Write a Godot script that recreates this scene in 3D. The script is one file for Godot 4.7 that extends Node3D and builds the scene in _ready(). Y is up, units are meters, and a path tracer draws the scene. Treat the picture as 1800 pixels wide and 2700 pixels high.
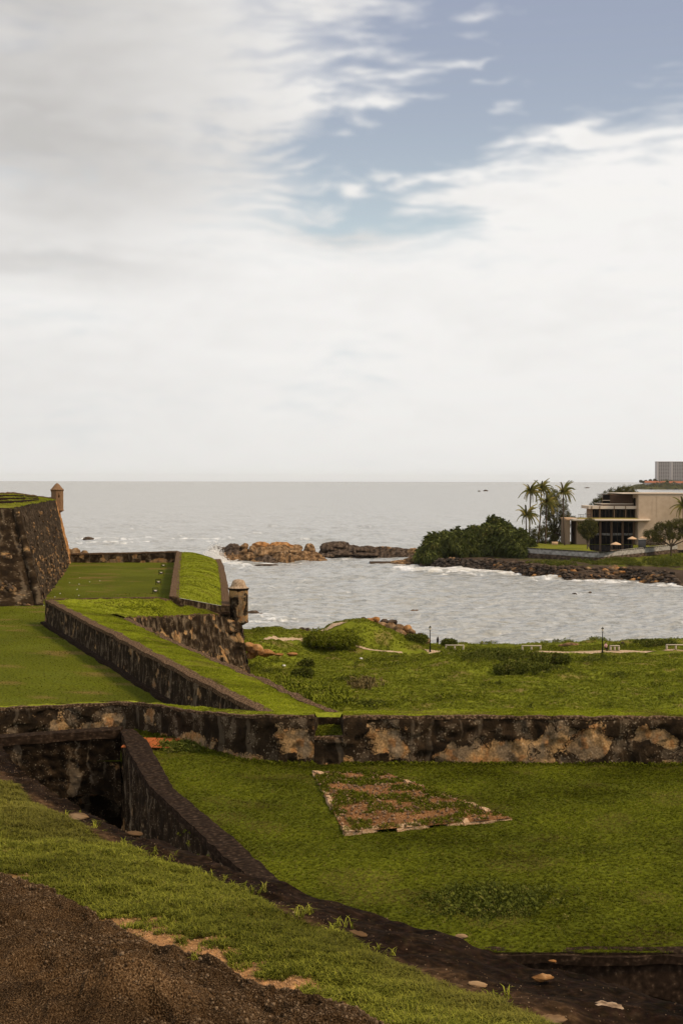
extends Node3D

const F := 3750.0            # focal length in pixels of the 1800 x 2700 photograph
var cam: Camera3D
var M := {}
var names := {}
var rng := RandomNumberGenerator.new()
var nz := FastNoiseLite.new()      # general fractal noise, frequency 1
var nf := FastNoiseLite.new()      # second field
var nc := FastNoiseLite.new()      # cellular

# ---------------------------------------------------------------- helpers
func ray(px: float, py: float) -> Vector3:
	return cam.transform.basis * Vector3((px - 900.0) / F, -(py - 1350.0) / F, -1.0)

func on_y(px: float, py: float, y: float) -> Vector3:      # where a pixel meets a level
	var r := ray(px, py)
	return cam.position + r * ((y - cam.position.y) / r.y)

func on_d(px: float, py: float, d: float) -> Vector3:      # where a pixel meets a distance north of the camera
	var r := ray(px, py)
	return cam.position + r * (-d / r.z)

func numbered(called: String) -> String:
	if not names.has(called):
		names[called] = 0
		return called
	names[called] += 1
	return "%s_%03d" % [called, names[called]]

func tag(o: Node, label: String, category: String, group := "", kind := "") -> Node:
	o.set_meta("label", label)
	o.set_meta("category", category)
	if group != "":
		o.set_meta("group", group)
	if kind != "":
		o.set_meta("kind", kind)
	return o

func thing(called: String, label: String, category: String, at := Vector3.ZERO, turn := 0.0, group := "") -> Node3D:
	var o := Node3D.new()
	o.name = numbered(called)
	add_child(o)
	o.position = at
	o.rotation.y = turn
	tag(o, label, category, group)
	return o

func obj(called: String, mesh: Mesh, m: Material, parent: Node = null) -> MeshInstance3D:
	var o := MeshInstance3D.new()
	o.name = numbered(called) if parent == null else called
	o.mesh = mesh
	o.material_override = m
	if parent == null:
		add_child(o)
	else:
		parent.add_child(o, true)
	return o

func setting(called: String, mesh: Mesh, m: Material, label: String, category: String) -> MeshInstance3D:
	var o := obj(called, mesh, m)
	tag(o, label, category, "", "structure")
	return o

func poly(pts: Array) -> PackedVector3Array:
	var r := PackedVector3Array()
	for p in pts:
		r.append(p)
	return r

func resample(a: PackedVector3Array, n: int) -> PackedVector3Array:
	var acc := PackedFloat32Array([0.0])
	for i in range(1, a.size()):
		acc.append(acc[i - 1] + a[i].distance_to(a[i - 1]))
	var r := PackedVector3Array()
	var k := 0
	for i in n + 1:
		var s := acc[acc.size() - 1] * i / n
		while k < a.size() - 2 and acc[k + 1] < s:
			k += 1
		var seg := maxf(acc[k + 1] - acc[k], 1e-6)
		r.append(a[k].lerp(a[k + 1], clampf((s - acc[k]) / seg, 0.0, 1.0)))
	return r

func make(v: PackedVector3Array, idx: PackedInt32Array, uv := PackedVector2Array(), col := PackedColorArray(), smooth := true) -> ArrayMesh:
	var arr := []
	arr.resize(Mesh.ARRAY_MAX)
	arr[Mesh.ARRAY_VERTEX] = v
	arr[Mesh.ARRAY_INDEX] = idx
	if uv.size() > 0:
		arr[Mesh.ARRAY_TEX_UV] = uv
	if col.size() > 0:
		arr[Mesh.ARRAY_COLOR] = col
	var n := PackedVector3Array()
	n.resize(v.size())
	if smooth:
		for t in range(0, idx.size(), 3):
			var c := (v[idx[t + 2]] - v[idx[t]]).cross(v[idx[t + 1]] - v[idx[t]])
			n[idx[t]] += c
			n[idx[t + 1]] += c
			n[idx[t + 2]] += c
		for i in n.size():
			n[i] = n[i].normalized() if n[i].length_squared() > 1e-20 else Vector3.UP
		arr[Mesh.ARRAY_NORMAL] = n
		var me := ArrayMesh.new()
		me.add_surface_from_arrays(Mesh.PRIMITIVE_TRIANGLES, arr)
		return me
	var m2 := ArrayMesh.new()
	m2.add_surface_from_arrays(Mesh.PRIMITIVE_TRIANGLES, arr)
	var st := SurfaceTool.new()
	st.create_from(m2, 0)
	st.deindex()
	st.set_smooth_group(-1)
	st.generate_normals()
	return st.commit()

# a skin between two lines; uv in metres; move(p, u, v) shifts a point, tint(p, u, v) colours it
func loft(a0: PackedVector3Array, b0: PackedVector3Array, nu: int, nv: int, move: Callable = none, tint: Callable = none, bow := 1.0) -> ArrayMesh:
	var a := resample(a0, nu)
	var b := resample(b0, nu)
	var v := PackedVector3Array()
	var uv := PackedVector2Array()
	var col := PackedColorArray()
	var idx := PackedInt32Array()
	var run := uv_start
	for i in nu + 1:
		if i > 0:
			run += a[i].distance_to(a[i - 1])
		var w := a[i].distance_to(b[i])
		for j in nv + 1:
			var t := pow(float(j) / nv, bow)
			var p := a[i].lerp(b[i], t)
			if tint.is_valid():
				col.append(tint.call(p, float(i) / nu, t))
			if move.is_valid():
				p = move.call(p, float(i) / nu, t)
			v.append(p)
			uv.append(Vector2(run, t * w))
	for i in nu:
		for j in nv:
			var q := i * (nv + 1) + j
			idx.append_array([q, q + 1, q + nv + 1, q + 1, q + nv + 2, q + nv + 1])
	return make(v, idx, uv, col)

var uv_start := 0.0
var none: Callable

func join(list: Array) -> ArrayMesh:
	var st := SurfaceTool.new()
	st.begin(Mesh.PRIMITIVE_TRIANGLES)
	for m in list:
		if m is Array:
			st.append_from(m[0], 0, m[1])
		else:
			st.append_from(m, 0, Transform3D.IDENTITY)
	return st.commit()

func drop(a: PackedVector3Array, off: Vector3) -> PackedVector3Array:
	var r := PackedVector3Array()
	for p in a:
		r.append(p + off)
	return r

func to_level(a: PackedVector3Array, y: float, off := Vector3.ZERO) -> PackedVector3Array:
	var r := PackedVector3Array()
	for p in a:
		r.append(Vector3(p.x + off.x, y, p.z + off.z))
	return r

# a coping or kerb between two lines, with a thickness
func slab(a: PackedVector3Array, b: PackedVector3Array, th: float, nu: int, rough := 0.02) -> ArrayMesh:
	var mv := func(p: Vector3, _u: float, _v: float) -> Vector3:
		return p + Vector3(nz.get_noise_3dv(p * 1.3), nz.get_noise_3dv(p * 1.1 + Vector3(9, 0, 0)), nf.get_noise_3dv(p * 1.3)) * rough
	var d := Vector3(0, -th, 0)
	return join([loft(a, b, nu, 3, mv), loft(drop(a, d), a, nu, 2, mv), loft(b, drop(b, d), nu, 2, mv),
		loft(poly([a[0], drop(a, d)[0]]), poly([b[0], drop(b, d)[0]]), 1, 1, mv), loft(poly([drop(a, d)[a.size() - 1], a[a.size() - 1]]), poly([drop(b, d)[b.size() - 1], b[b.size() - 1]]), 1, 1, mv)])

func offset(a: PackedVector3Array, w: float) -> PackedVector3Array:   # shifts a line sideways on plan, to its right
	var r := PackedVector3Array()
	for i in a.size():
		var t := a[mini(i + 1, a.size() - 1)] - a[maxi(i - 1, 0)]
		t.y = 0
		t = t.normalized()
		r.append(a[i] + Vector3(-t.z, 0, t.x) * w)
	return r

func box(size: Vector3, at: Vector3, turn := 0.0, chamfer := 0.0) -> ArrayMesh:
	var h := size / 2
	var c := minf(chamfer, minf(h.x, minf(h.y, h.z)) * 0.8)
	var st := SurfaceTool.new()
	st.begin(Mesh.PRIMITIVE_TRIANGLES)
	if c <= 0:
		var b := BoxMesh.new()
		b.size = size
		st.append_from(b, 0, Transform3D(Basis(Vector3.UP, turn), at))
		return st.commit()
	var v := PackedVector3Array()
	var idx := PackedInt32Array()
	# two rings below, two above: bevelled box
	var rings := [[-h.y, c], [-h.y + c, 0.0], [h.y - c, 0.0], [h.y, c]]
	for r in rings:
		var x: float = h.x - r[1]
		var z: float = h.z - r[1]
		for q in [Vector2(x - c, z), Vector2(x, z - c), Vector2(x, -z + c), Vector2(x - c, -z), Vector2(-x + c, -z), Vector2(-x, -z + c), Vector2(-x, z - c), Vector2(-x + c, z)]:
			v.append(Basis(Vector3.UP, turn) * Vector3(q.x, r[0], q.y) + at)
	for k in 3:
		for i in 8:
			var j := (i + 1) % 8
			idx.append_array([k * 8 + i, k * 8 + 8 + i, k * 8 + j, k * 8 + j, k * 8 + 8 + i, k * 8 + 8 + j])
	for i in range(1, 7):
		idx.append_array([0, i, i + 1, 24, 24 + i + 1, 24 + i])
	return make(v, idx, PackedVector2Array(), PackedColorArray(), false)

func lathe(profile: Array, sides: int, at := Vector3.ZERO) -> ArrayMesh:
	var v := PackedVector3Array()
	var uv := PackedVector2Array()
	var idx := PackedInt32Array()
	var n := profile.size()
	for i in sides + 1:
		var a := TAU * i / sides
		for j in n:
			v.append(Vector3(cos(a) * profile[j].x, profile[j].y, sin(a) * profile[j].x) + at)
			uv.append(Vector2(a, profile[j].y))
	for i in sides:
		for j in n - 1:
			var q := i * n + j
			idx.append_array([q, q + n, q + 1, q + 1, q + n, q + n + 1])
	return make(v, idx, uv)

func tube(pts: PackedVector3Array, r0: float, r1: float, sides := 6) -> ArrayMesh:
	var v := PackedVector3Array()
	var uv := PackedVector2Array()
	var idx := PackedInt32Array()
	for i in pts.size():
		var t := (pts[mini(i + 1, pts.size() - 1)] - pts[maxi(i - 1, 0)]).normalized()
		var s := t.cross(Vector3(0.31, 0.2, 0.93)).normalized()
		var w := s.cross(t)
		var r := lerpf(r0, r1, float(i) / (pts.size() - 1))
		for k in sides + 1:
			var a := TAU * k / sides
			v.append(pts[i] + (s * cos(a) + w * sin(a)) * r)
			uv.append(Vector2(float(k) / sides, pts[i].y))
	for i in pts.size() - 1:
		for k in sides:
			var q := i * (sides + 1) + k
			idx.append_array([q, q + 1, q + sides + 1, q + 1, q + sides + 2, q + sides + 1])
	return make(v, idx, uv)

func meander(a: PackedVector3Array, amp: float, n := 48) -> PackedVector3Array:      # old masonry is never quite straight
	var r := resample(a, n)
	for i in range(1, n):
		var k := smoothstep(0.0, 0.08, float(i) / n) * smoothstep(1.0, 0.92, float(i) / n)
		r[i] += Vector3(nz.get_noise_3dv(r[i] * 0.35), 0.55 * nf.get_noise_3dv(r[i] * 0.5), nf.get_noise_3dv(r[i] * 0.3)) * amp * k
	return r

func smooth(a: float, b: float, x: float) -> float:
	return smoothstep(a, b, x)

# ---------------------------------------------------------------- textures
func s8(c: Color) -> PackedByteArray:
	var s := c.linear_to_srgb()
	return PackedByteArray([clampi(roundi(s.r * 255), 0, 255), clampi(roundi(s.g * 255), 0, 255), clampi(roundi(s.b * 255), 0, 255)])

func noise(seed_: int, freq: float, oct: int, type := FastNoiseLite.TYPE_SIMPLEX_SMOOTH) -> FastNoiseLite:
	var n := FastNoiseLite.new()
	n.seed = seed_
	n.frequency = freq
	n.noise_type = type
	n.fractal_type = FastNoiseLite.FRACTAL_FBM if oct > 1 else FastNoiseLite.FRACTAL_NONE
	n.fractal_octaves = oct
	return n

# a seamless noise run through a colour ramp (linear colours), and the same as height
func ramp_tex(n: FastNoiseLite, size: int, stops: Array) -> Array:
	var im := n.get_seamless_image(size, size, false, false, 0.15, true)
	im.convert(Image.FORMAT_L8)
	var g := Gradient.new()
	g.offsets = PackedFloat32Array(stops.map(func(s): return s[0]))
	g.colors = PackedColorArray(stops.map(func(s): return s[1]))
	var lut := []
	for i in 256:
		lut.append(s8(g.sample(i / 255.0)))
	var src := im.get_data()
	var out := PackedByteArray()
	out.resize(src.size() * 3)
	for i in src.size():
		var c: PackedByteArray = lut[src[i]]
		out[i * 3] = c[0]
		out[i * 3 + 1] = c[1]
		out[i * 3 + 2] = c[2]
	return [ImageTexture.create_from_image(Image.create_from_data(size, size, false, Image.FORMAT_RGB8, out)), ImageTexture.create_from_image(im)]

# old lime plaster over rubble: black algae, brown stain, bare tan patches with broken edges, cracks, pale runs
func plaster(w: int, h: int, mw: float, mh: float, seed_: int, tan_cut: float, low_bias: float, streak: float, scale := 1.0, pale := 0.5) -> Array:
	var n1 := noise(seed_, 0.55 * scale, 4)
	var n2 := noise(seed_ + 1, 1.0, 3)
	var n3 := noise(seed_ + 2, 9.0, 2)
	var n4 := noise(seed_ + 3, 1.5 * scale, 3)
	var dark := Color(0.0165, 0.0112, 0.007)
	var brown := Color(0.055, 0.035, 0.019)
	var tan_ := Color(0.37, 0.225, 0.10)
	var grey := Color(0.16, 0.122, 0.082)
	var rust := Color(0.30, 0.13, 0.04)
	var out := PackedByteArray()
	var hi := PackedByteArray()
	out.resize(w * h * 3)
	hi.resize(w * h)
	for y in h:
		var t := mh * y / h
		for x in w:
			var s := mw * x / w
			var f := n3.get_noise_2d(s, t)
			var q := n4.get_noise_2d(s, t)
			var a := n1.get_noise_2d(s + q * 0.22, t * 1.25 + f * 0.02) + low_bias * (t / mh - 0.5)
			var st := n2.get_noise_2d(s * 1.5 + q * 0.25, t * 0.22)
			var c := dark.lerp(brown, clampf(0.36 + q * 0.9 + f * 0.3, 0.0, 1.0))
			c = c.lerp(grey, smooth(0.12, 0.3, q + f * 0.25 - 0.12) * pale)
			var k := smooth(tan_cut - 0.03, tan_cut + 0.03 + 0.12 * smooth(-0.1, 0.3, q), a + f * 0.06)
			var tone := tan_.lerp(grey, smooth(-0.2, 0.3, n2.get_noise_2d(s * 0.7 + 40.0, t * 0.7)) * 0.75)
			tone = tone.lerp(rust, smooth(0.1, 0.4, n2.get_noise_2d(s * 1.4, t * 1.4 + 30.0)) * 0.6)
			c = c.lerp(tone * (0.85 + f * 0.45), k)
			var runs := smooth(0.05, 0.42, st) * streak
			c = c.lerp(dark, runs * 0.85)
			c = c.lerp(grey * 1.1, smooth(0.28, 0.5, -st) * streak * 0.7)
			var crack := 1.0 - smooth(0.004, 0.016, absf(a - tan_cut - 0.02 + q * 0.1))
			var crack2 := 1.0 - smooth(0.004, 0.02, absf(n1.get_noise_2d(s * 0.9 + 77.0, t * 0.9)))
			crack = maxf(crack, crack2 * smooth(0.0, 0.15, q))
			c = c.lerp(dark * 0.5, crack * 0.85)
			if f > 0.52 and q > 0.05:
				c = c.lerp(Color(0.42, 0.34, 0.24), 0.55)
			c = c.linear_to_srgb()
			var i := y * w + x
			out[i * 3] = clampi(int(c.r * 255), 0, 255)
			out[i * 3 + 1] = clampi(int(c.g * 255), 0, 255)
			out[i * 3 + 2] = clampi(int(c.b * 255), 0, 255)
			hi[i] = clampi(int(110 + k * 60 + q * 30 + f * 40 - crack * 90), 0, 255)
	var ci := Image.create_from_data(w, h, false, Image.FORMAT_RGB8, out)
	var hm := Image.create_from_data(w, h, false, Image.FORMAT_L8, hi)
	return [ImageTexture.create_from_image(ci), ImageTexture.create_from_image(hm)]

func mat(called: String, rough := 0.9) -> StandardMaterial3D:
	var m := StandardMaterial3D.new()
	m.resource_name = called
	m.roughness = rough
	m.metallic_specular = 0.10
	M[called] = m
	return m

func flat(called: String, c: Color, rough := 0.85) -> StandardMaterial3D:   # c is linear
	var m := mat(called, rough)
	m.albedo_color = c.linear_to_srgb()
	return m

func textured(called: String, tex: Array, per_metre: Vector3, relief: float, tri := true, tinted := false) -> StandardMaterial3D:
	var m := mat(called, 0.95)
	m.albedo_texture = tex[0]
	if relief > 0:
		m.heightmap_enabled = true
		m.heightmap_texture = tex[1]
		m.heightmap_scale = relief
	m.uv1_scale = per_metre
	m.uv1_triplanar = tri
	m.uv1_world_triplanar = tri
	m.vertex_color_use_as_albedo = tinted
	return m

func leafy(called: String, tr := 0.35) -> StandardMaterial3D:      # colour comes from the copies
	var m := mat(called, 0.75)
	m.vertex_color_use_as_albedo = true
	m.cull_mode = BaseMaterial3D.CULL_DISABLED
	m.backlight_enabled = true
	m.backlight = Color(tr, tr, tr * 0.6)
	return m

# ---------------------------------------------------------------- plants
func tuft(blades: int, length: float, width: float, lean: float, seed_: int) -> ArrayMesh:
	var r := RandomNumberGenerator.new()
	r.seed = seed_
	var v := PackedVector3Array()
	var idx := PackedInt32Array()
	for i in blades:
		var a := r.randf() * TAU
		var d := Vector3(cos(a), 0, sin(a))
		var side := Vector3(-d.z, 0, d.x).rotated(Vector3.UP, r.randf_range(-0.6, 0.6)) * width * r.randf_range(0.7, 1.2) * 0.5
		var l := length * r.randf_range(0.55, 1.15)
		var ln := lean * r.randf_range(0.4, 1.3)
		var o := Vector3(r.randf_range(-1, 1), 0, r.randf_range(-1, 1)) * length * 0.35
		var p1 := o + d * l * ln * 0.35 + Vector3(0, l * 0.62, 0)
		var p2 := o + d * l * ln + Vector3(0, l * (0.95 - 0.3 * ln), 0)
		var q := v.size()
		v.append_array([o - side, o + side, p1 - side * 0.85, p1 + side * 0.85, p2])
		idx.append_array([q, q + 2, q + 1, q + 1, q + 2, q + 3, q + 2, q + 4, q + 3])
	return make(v, idx, PackedVector2Array(), PackedColorArray(), false)

func leaf_clump(n: int, radius: float, l: float, w: float, seed_: int, droop := 0.2) -> ArrayMesh:
	var r := RandomNumberGenerator.new()
	r.seed = seed_
	var v := PackedVector3Array()
	var idx := PackedInt32Array()
	for i in n:
		var d := Vector3(r.randfn(), r.randfn() * 0.8 + 0.25, r.randfn()).normalized()
		var o := d * radius * r.randf_range(0.25, 1.0)
		var out := (d + Vector3(r.randfn(), r.randfn() - droop * 2.0, r.randfn()) * 0.55).normalized()
		var s := out.cross(Vector3(r.randfn(), r.randfn(), r.randfn())).normalized() * w * 0.5
		var up := out.cross(s).normalized() * w * 0.18
		var ll := l * r.randf_range(0.6, 1.2)
		var q := v.size()
		v.append_array([o, o + out * ll * 0.45 + s + up, o + out * ll - Vector3(0, droop * ll, 0), o + out * ll * 0.45 - s + up])
		idx.append_array([q, q + 1, q + 2, q, q + 2, q + 3])
	return make(v, idx, PackedVector2Array(), PackedColorArray(), false)

func scatter(called: String, mesh: Mesh, m: Material, places: Array, parent: Node = null) -> MultiMeshInstance3D:
	# places: [Transform3D, Color]
	var mm := MultiMesh.new()
	mm.transform_format = MultiMesh.TRANSFORM_3D
	mm.use_colors = true
	mm.mesh = mesh
	mm.instance_count = places.size()
	for i in places.size():
		mm.set_instance_transform(i, places[i][0])
		mm.set_instance_color(i, places[i][1])
	var o := MultiMeshInstance3D.new()
	o.multimesh = mm
	o.material_override = m
	if parent == null:
		o.name = numbered(called)
		add_child(o)
	else:
		o.name = called
		parent.add_child(o, true)
	return o

func stand(p: Vector3, s: float, squash := 1.0) -> Transform3D:
	return Transform3D(Basis(Vector3.UP, rng.randf() * TAU).scaled(Vector3(s, s * squash, s)), p)

func spin(p: Vector3, s: float) -> Transform3D:
	return Transform3D((Basis(Vector3.UP, rng.randf() * TAU) * Basis(Vector3.RIGHT, rng.randf_range(-0.5, 0.5))).scaled(Vector3(s, s, s)), p)

func green(kind: String) -> Color:
	var t := rng.randf()
	var c: Color
	match kind:
		"lawn": c = Color(0.056, 0.064, 0.005).lerp(Color(0.118, 0.126, 0.010), t)
		"bank": c = Color(0.085, 0.094, 0.010).lerp(Color(0.29, 0.285, 0.038), t)
		"bright": c = Color(0.145, 0.168, 0.009).lerp(Color(0.245, 0.268, 0.018), t)
		"meadow": c = Color(0.108, 0.126, 0.010).lerp(Color(0.19, 0.205, 0.020), t)
		"shrub": c = Color(0.060, 0.072, 0.011).lerp(Color(0.12, 0.13, 0.022), t)
		"pandanus": c = Color(0.075, 0.092, 0.024).lerp(Color(0.18, 0.20, 0.058), t)
		"dark": c = Color(0.045, 0.048, 0.014).lerp(Color(0.11, 0.10, 0.028), t)
		_: c = Color(0.06, 0.08, 0.02)
	if rng.randf() < 0.06:
		c = c.lerp(Color(0.2, 0.16, 0.05), 0.5)
	return c

# crown from lobes [centre, radii]; clumps thicker towards the skin
func crown(parent: Node, lobes: Array, mesh: Mesh, kind: String, per: int, size: float) -> void:
	var places := []
	for l in lobes:
		var r: Vector3 = l[1]
		for i in int(per * clampf((r.x * r.y + r.x * r.z + r.y * r.z) / 12.0, 0.3, 8.0)):
			var d := Vector3(rng.randfn(), rng.randfn(), rng.randfn()).normalized()
			var k := pow(rng.randf(), 0.35) * (1.0 + 0.22 * nz.get_noise_3dv(d * 1.5 + l[0]))
			var p: Vector3 = l[0] + d * r * k
			places.append([spin(p, size * rng.randf_range(0.6, 1.25)), green(kind)])
	var o := scatter("crown", mesh, M.leaf, places, parent)
	o.set_meta("kind", "stuff")

func tree(called: String, label: String, at: Vector3, lobes: Array, mesh: Mesh, kind: String, per: int, size: float, trunk_r: float, group := "", limbs := true) -> Node3D:
	var t := thing(called, label, "tree", at, 0.0, group)
	var parts := []
	var low := 1e9
	var mid := Vector3.ZERO
	for l in lobes:
		low = minf(low, l[0].y - l[1].y * 0.4)
		mid += l[0] / lobes.size()
	var fork := Vector3(mid.x * 0.4, maxf(low * 0.7, 0.6), mid.z * 0.4)
	parts.append(tube(poly([Vector3(0, -0.6, 0), fork * 0.5 + Vector3(0.06, 0, 0.05), fork]), trunk_r, trunk_r * 0.75))
	if limbs:
		for l in lobes:
			parts.append(tube(poly([fork, fork.lerp(l[0], 0.55) + Vector3(0, 0.15, 0), l[0] + Vector3(0, l[1].y * 0.3, 0)]), trunk_r * 0.6, trunk_r * 0.15, 5))
	obj("trunk", join(parts), M.bark, t)
	crown(t, lobes, mesh, kind, per, size)
	return t

# ---------------------------------------------------------------- stone
var boulders := []
func boulder_mesh(seed_: int, nlat: int, nlon: int, rough: float) -> ArrayMesh:
	var r := RandomNumberGenerator.new()
	r.seed = seed_
	var cuts := []
	for i in 9:
		cuts.append([Vector3(r.randfn(), r.randfn(), r.randfn()).normalized(), r.randf_range(0.62, 0.95)])
	var v := PackedVector3Array()
	var idx := PackedInt32Array()
	for i in nlat + 1:
		for j in nlon:
			var a := PI * i / nlat
			var b := TAU * (j + 0.5 * (i % 2)) / nlon
			var d := Vector3(sin(a) * cos(b), cos(a), sin(a) * sin(b))
			var k := 1.0
			for c in cuts:
				var f: float = d.dot(c[0])
				if f > 0.05:
					k = minf(k, c[1] / f)
			k *= 1.0 + rough * nz.get_noise_3dv(d * 2.2 + Vector3(seed_, 0, 0))
			v.append(d * k)
	for i in nlat:
		for j in nlon:
			var a := i * nlon + j
			var b := i * nlon + (j + 1) % nlon
			idx.append_array([a, b, a + nlon, b, b + nlon, a + nlon])
	return make(v, idx, PackedVector2Array(), PackedColorArray(), nlat > 8)

func rock_at(called: String, p: Vector3, r: Vector3, m: Material, parent: Node, big := true) -> MeshInstance3D:
	var k := rng.randi() % 6 + (0 if big else 6)
	var o := obj(called, boulders[k], m, parent)
	o.position = p
	o.basis = Basis(Vector3.UP, rng.randf_range(-0.4, 0.4) + (PI if rng.randf() < 0.5 else 0.0)) * Basis.from_scale(r)
	return o

func loose(label: String, p: Vector3, r: Vector3, m: Material, group := "") -> MeshInstance3D:
	var o := rock_at("boulder", p, r, m, null)
	tag(o, label, "boulder", group)
	return o

# ---------------------------------------------------------------- sky
var sky_n: Array
func blob(x: float, y: float, cx: float, cy: float, rx: float, ry: float) -> float:
	var a := (x - cx) / rx
	var b := (y - cy) / ry
	return exp(-(a * a + b * b))

func sky_color(az: float, el: float) -> Color:
	# clouds described by direction: x and y in thousandths of a radian, x east of north, y above the horizon
	var x := az * 1000.0
	var y := el * 1000.0
	var d := Vector3(sin(az) * cos(el), sin(el) * 2.6, -cos(az) * cos(el))
	var n0: float = sky_n[0].get_noise_3dv(d)
	var n1: float = sky_n[1].get_noise_3dv(d + Vector3(n0, n0 * 0.6, 0) * 0.05)
	var n2: float = sky_n[2].get_noise_3dv(d + Vector3(n1, n0, n1) * 0.03)
	var n3: float = sky_n[2].get_noise_3dv(Vector3(d.x * 0.8, d.y * 1.9, d.z * 0.8) + Vector3(n0, n1, 0) * 0.06)      # drawn out into streaks
	var xx := x + n1 * 26.0 + n0 * 20.0
	var yy := y + n2 * 9.0 + n1 * 12.0
	# openings to the blue
	var open := 1.55 * blob(xx, yy, 150, 288, 180, 70) + 1.3 * blob(xx, yy, 34, 186, 76, 23) + 1.0 * blob(xx, yy, 62, 226, 70, 24) + 0.55 * blob(xx, yy, -35, 225, 60, 25)
	open += 1.1 * smooth(0.12, 0.42, sky_n[3].get_noise_3dv(d + Vector3(3, 0, 0))) * smooth(0.22, 0.5, absf(az) + maxf(el - 0.3, 0.0))
	# wisps that cross them
	var wisp := 0.85 * blob(xx, yy, 75, 282, 52, 10) + 0.8 * blob(xx, yy, 108, 305, 36, 8) + 0.75 * blob(xx, yy, 150, 232, 75, 7) + 0.6 * blob(xx, yy, 20, 257, 95, 18) + 0.35 * blob(xx, yy, 105, 258, 22, 7)
	wisp += 0.95 * blob(xx, yy, 40, 208, 45, 6) + 0.9 * blob(xx, yy, 180, 195, 150, 30)
	var cover := 0.92 - open + wisp * (0.8 + 0.55 * n3 + 0.3 * n1) + 0.42 * n1 + 0.14 * n2 + 0.24 * n3
	cover += 0.22 * smooth(-0.2, 0.7, n3) * smooth(0.0, 0.6, open)      # thin veils drawn across the openings
	cover = smooth(-0.15, 0.9, cover)
	var hz := exp(-maxf(y, 0.0) / 75.0)
	var blue := Color(0.31, 0.35, 0.475).lerp(Color(0.50, 0.60, 0.66), clampf(exp(-maxf(y - 175.0, 0.0) / 75.0), 0.0, 1.0))
	# cloud: white towers, greyer layer with soft undersides
	var thick := 0.5 + 0.5 * n0
	var grey := 0.85 * blob(xx, yy, -220, 215, 170, 50) + 0.85 * blob(xx, yy, -230, 320, 190, 75) + 0.5 * blob(xx, yy, -205, 145, 100, 13) + 0.42 * blob(xx, yy, -260, 40, 170, 80) + 0.3 * blob(xx, yy, 20, 172, 40, 9)
	grey += 0.4 * smooth(0.0, 0.45, n0 + 0.3 * n1) * smooth(0.25, 0.5, absf(az) + maxf(el - 0.3, 0.0))
	grey += 0.25 * n1 * (1.0 - hz) - 0.10 * n2
	var white := Color(0.93, 0.915, 0.895)
	var c := white.lerp(Color(0.56, 0.545, 0.53), clampf(grey * (0.75 + 0.5 * thick), 0.0, 1.0))
	c = blue.lerp(c, cover)
	c = c.lerp(Color(0.80, 0.79, 0.76), hz * 0.75)
	return c

func build_sky() -> Texture2D:
	sky_n = [noise(11, 2.2, 3), noise(12, 6.5, 4), noise(13, 21.0, 4), noise(14, 1.3, 2)]
	var W := 4096
	var H := 2048
	var lw := 512
	var lh := 128
	var low := Image.create(lw, lh, false, Image.FORMAT_RGB8)     # the upper half, coarse
	for y in lh:
		for x in lw:
			var c := sky_color(wrapf((x + 0.5) / lw * TAU, -PI, PI), (0.5 - (y + 0.5) / lh * 0.5) * PI).linear_to_srgb()
			low.set_pixel(x, y, c)
	low.resize(W, H / 2, Image.INTERPOLATE_CUBIC)
	var im := Image.create(W, H, false, Image.FORMAT_RGB8)
	im.fill(Color(0.80, 0.79, 0.76).linear_to_srgb())
	im.blit_rect(low, Rect2i(0, 0, W, H / 2), Vector2i.ZERO)
	for y in range(H / 2 - 290, H / 2):
		for x in range(-250, 250):
			var c := sky_color((x + 0.5) / W * TAU, (0.5 - (y + 0.5) / H) * PI).linear_to_srgb()
			im.set_pixel(posmod(x, W), y, c)
	return ImageTexture.create_from_image(im)

# ---------------------------------------------------------------- ground heights
func meadow_y(p: Vector3) -> float:
	var d := -p.z
	var x := p.x
	var k := [[60.0, 6.2], [115.0, 5.6], [138.0, 4.55], [160.0, 3.6], [178.0, 2.5], [186.0, 2.05], [194.0, 1.65], [199.0, 0.4], [206.0, -1.8], [240.0, -3.0]]
	var dd := d + 2.5 * nz.get_noise_1d(x * 0.11) - 1.5 * smooth(14.0, 40.0, x)
	var y: float = k[k.size() - 1][1]
	for i in k.size() - 1:
		if dd < k[i + 1][0]:
			y = lerpf(k[i][1], k[i + 1][1], clampf((dd - k[i][0]) / (k[i + 1][0] - k[i][0]), 0.0, 1.0))
			break
	var land := smooth(203.0, 192.0, dd)
	y += 2.6 * smooth(-2.0, -9.0, x) * smooth(140.0, 165.0, d) * smooth(186.0, 178.0, d)
	y += 4.2 * exp(-pow((x - 1.9) / 6.6, 2.0) - pow((d - 177.0) / 6.5, 2.0))
	y += 1.6 * exp(-pow((x - 17.0) / 9.0, 2.0) - pow((d - 152.0) / 9.0, 2.0))
	y += 0.5 * smooth(25.0, 45.0, x) * smooth(170.0, 190.0, d) * land
	y += land * (0.36 * nz.get_noise_2d(x * 0.22, d * 0.22) + 0.07 * nf.get_noise_2d(x * 0.9, d * 0.9))
	return y

func on_meadow(px: float, py: float) -> Vector3:
	var d := 100.0
	while d < 200.0:
		var p := on_d(px, py, d)
		if p.y <= meadow_y(p):
			return Vector3(p.x, meadow_y(p), p.z)
		d += 0.25
	var q := on_d(px, py, 196.0)
	return Vector3(q.x, meadow_y(q), q.z)

func at_meadow(x: float, d: float) -> Vector3:
	var p := Vector3(x, 0, -d)
	p.y = meadow_y(p)
	return p

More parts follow.
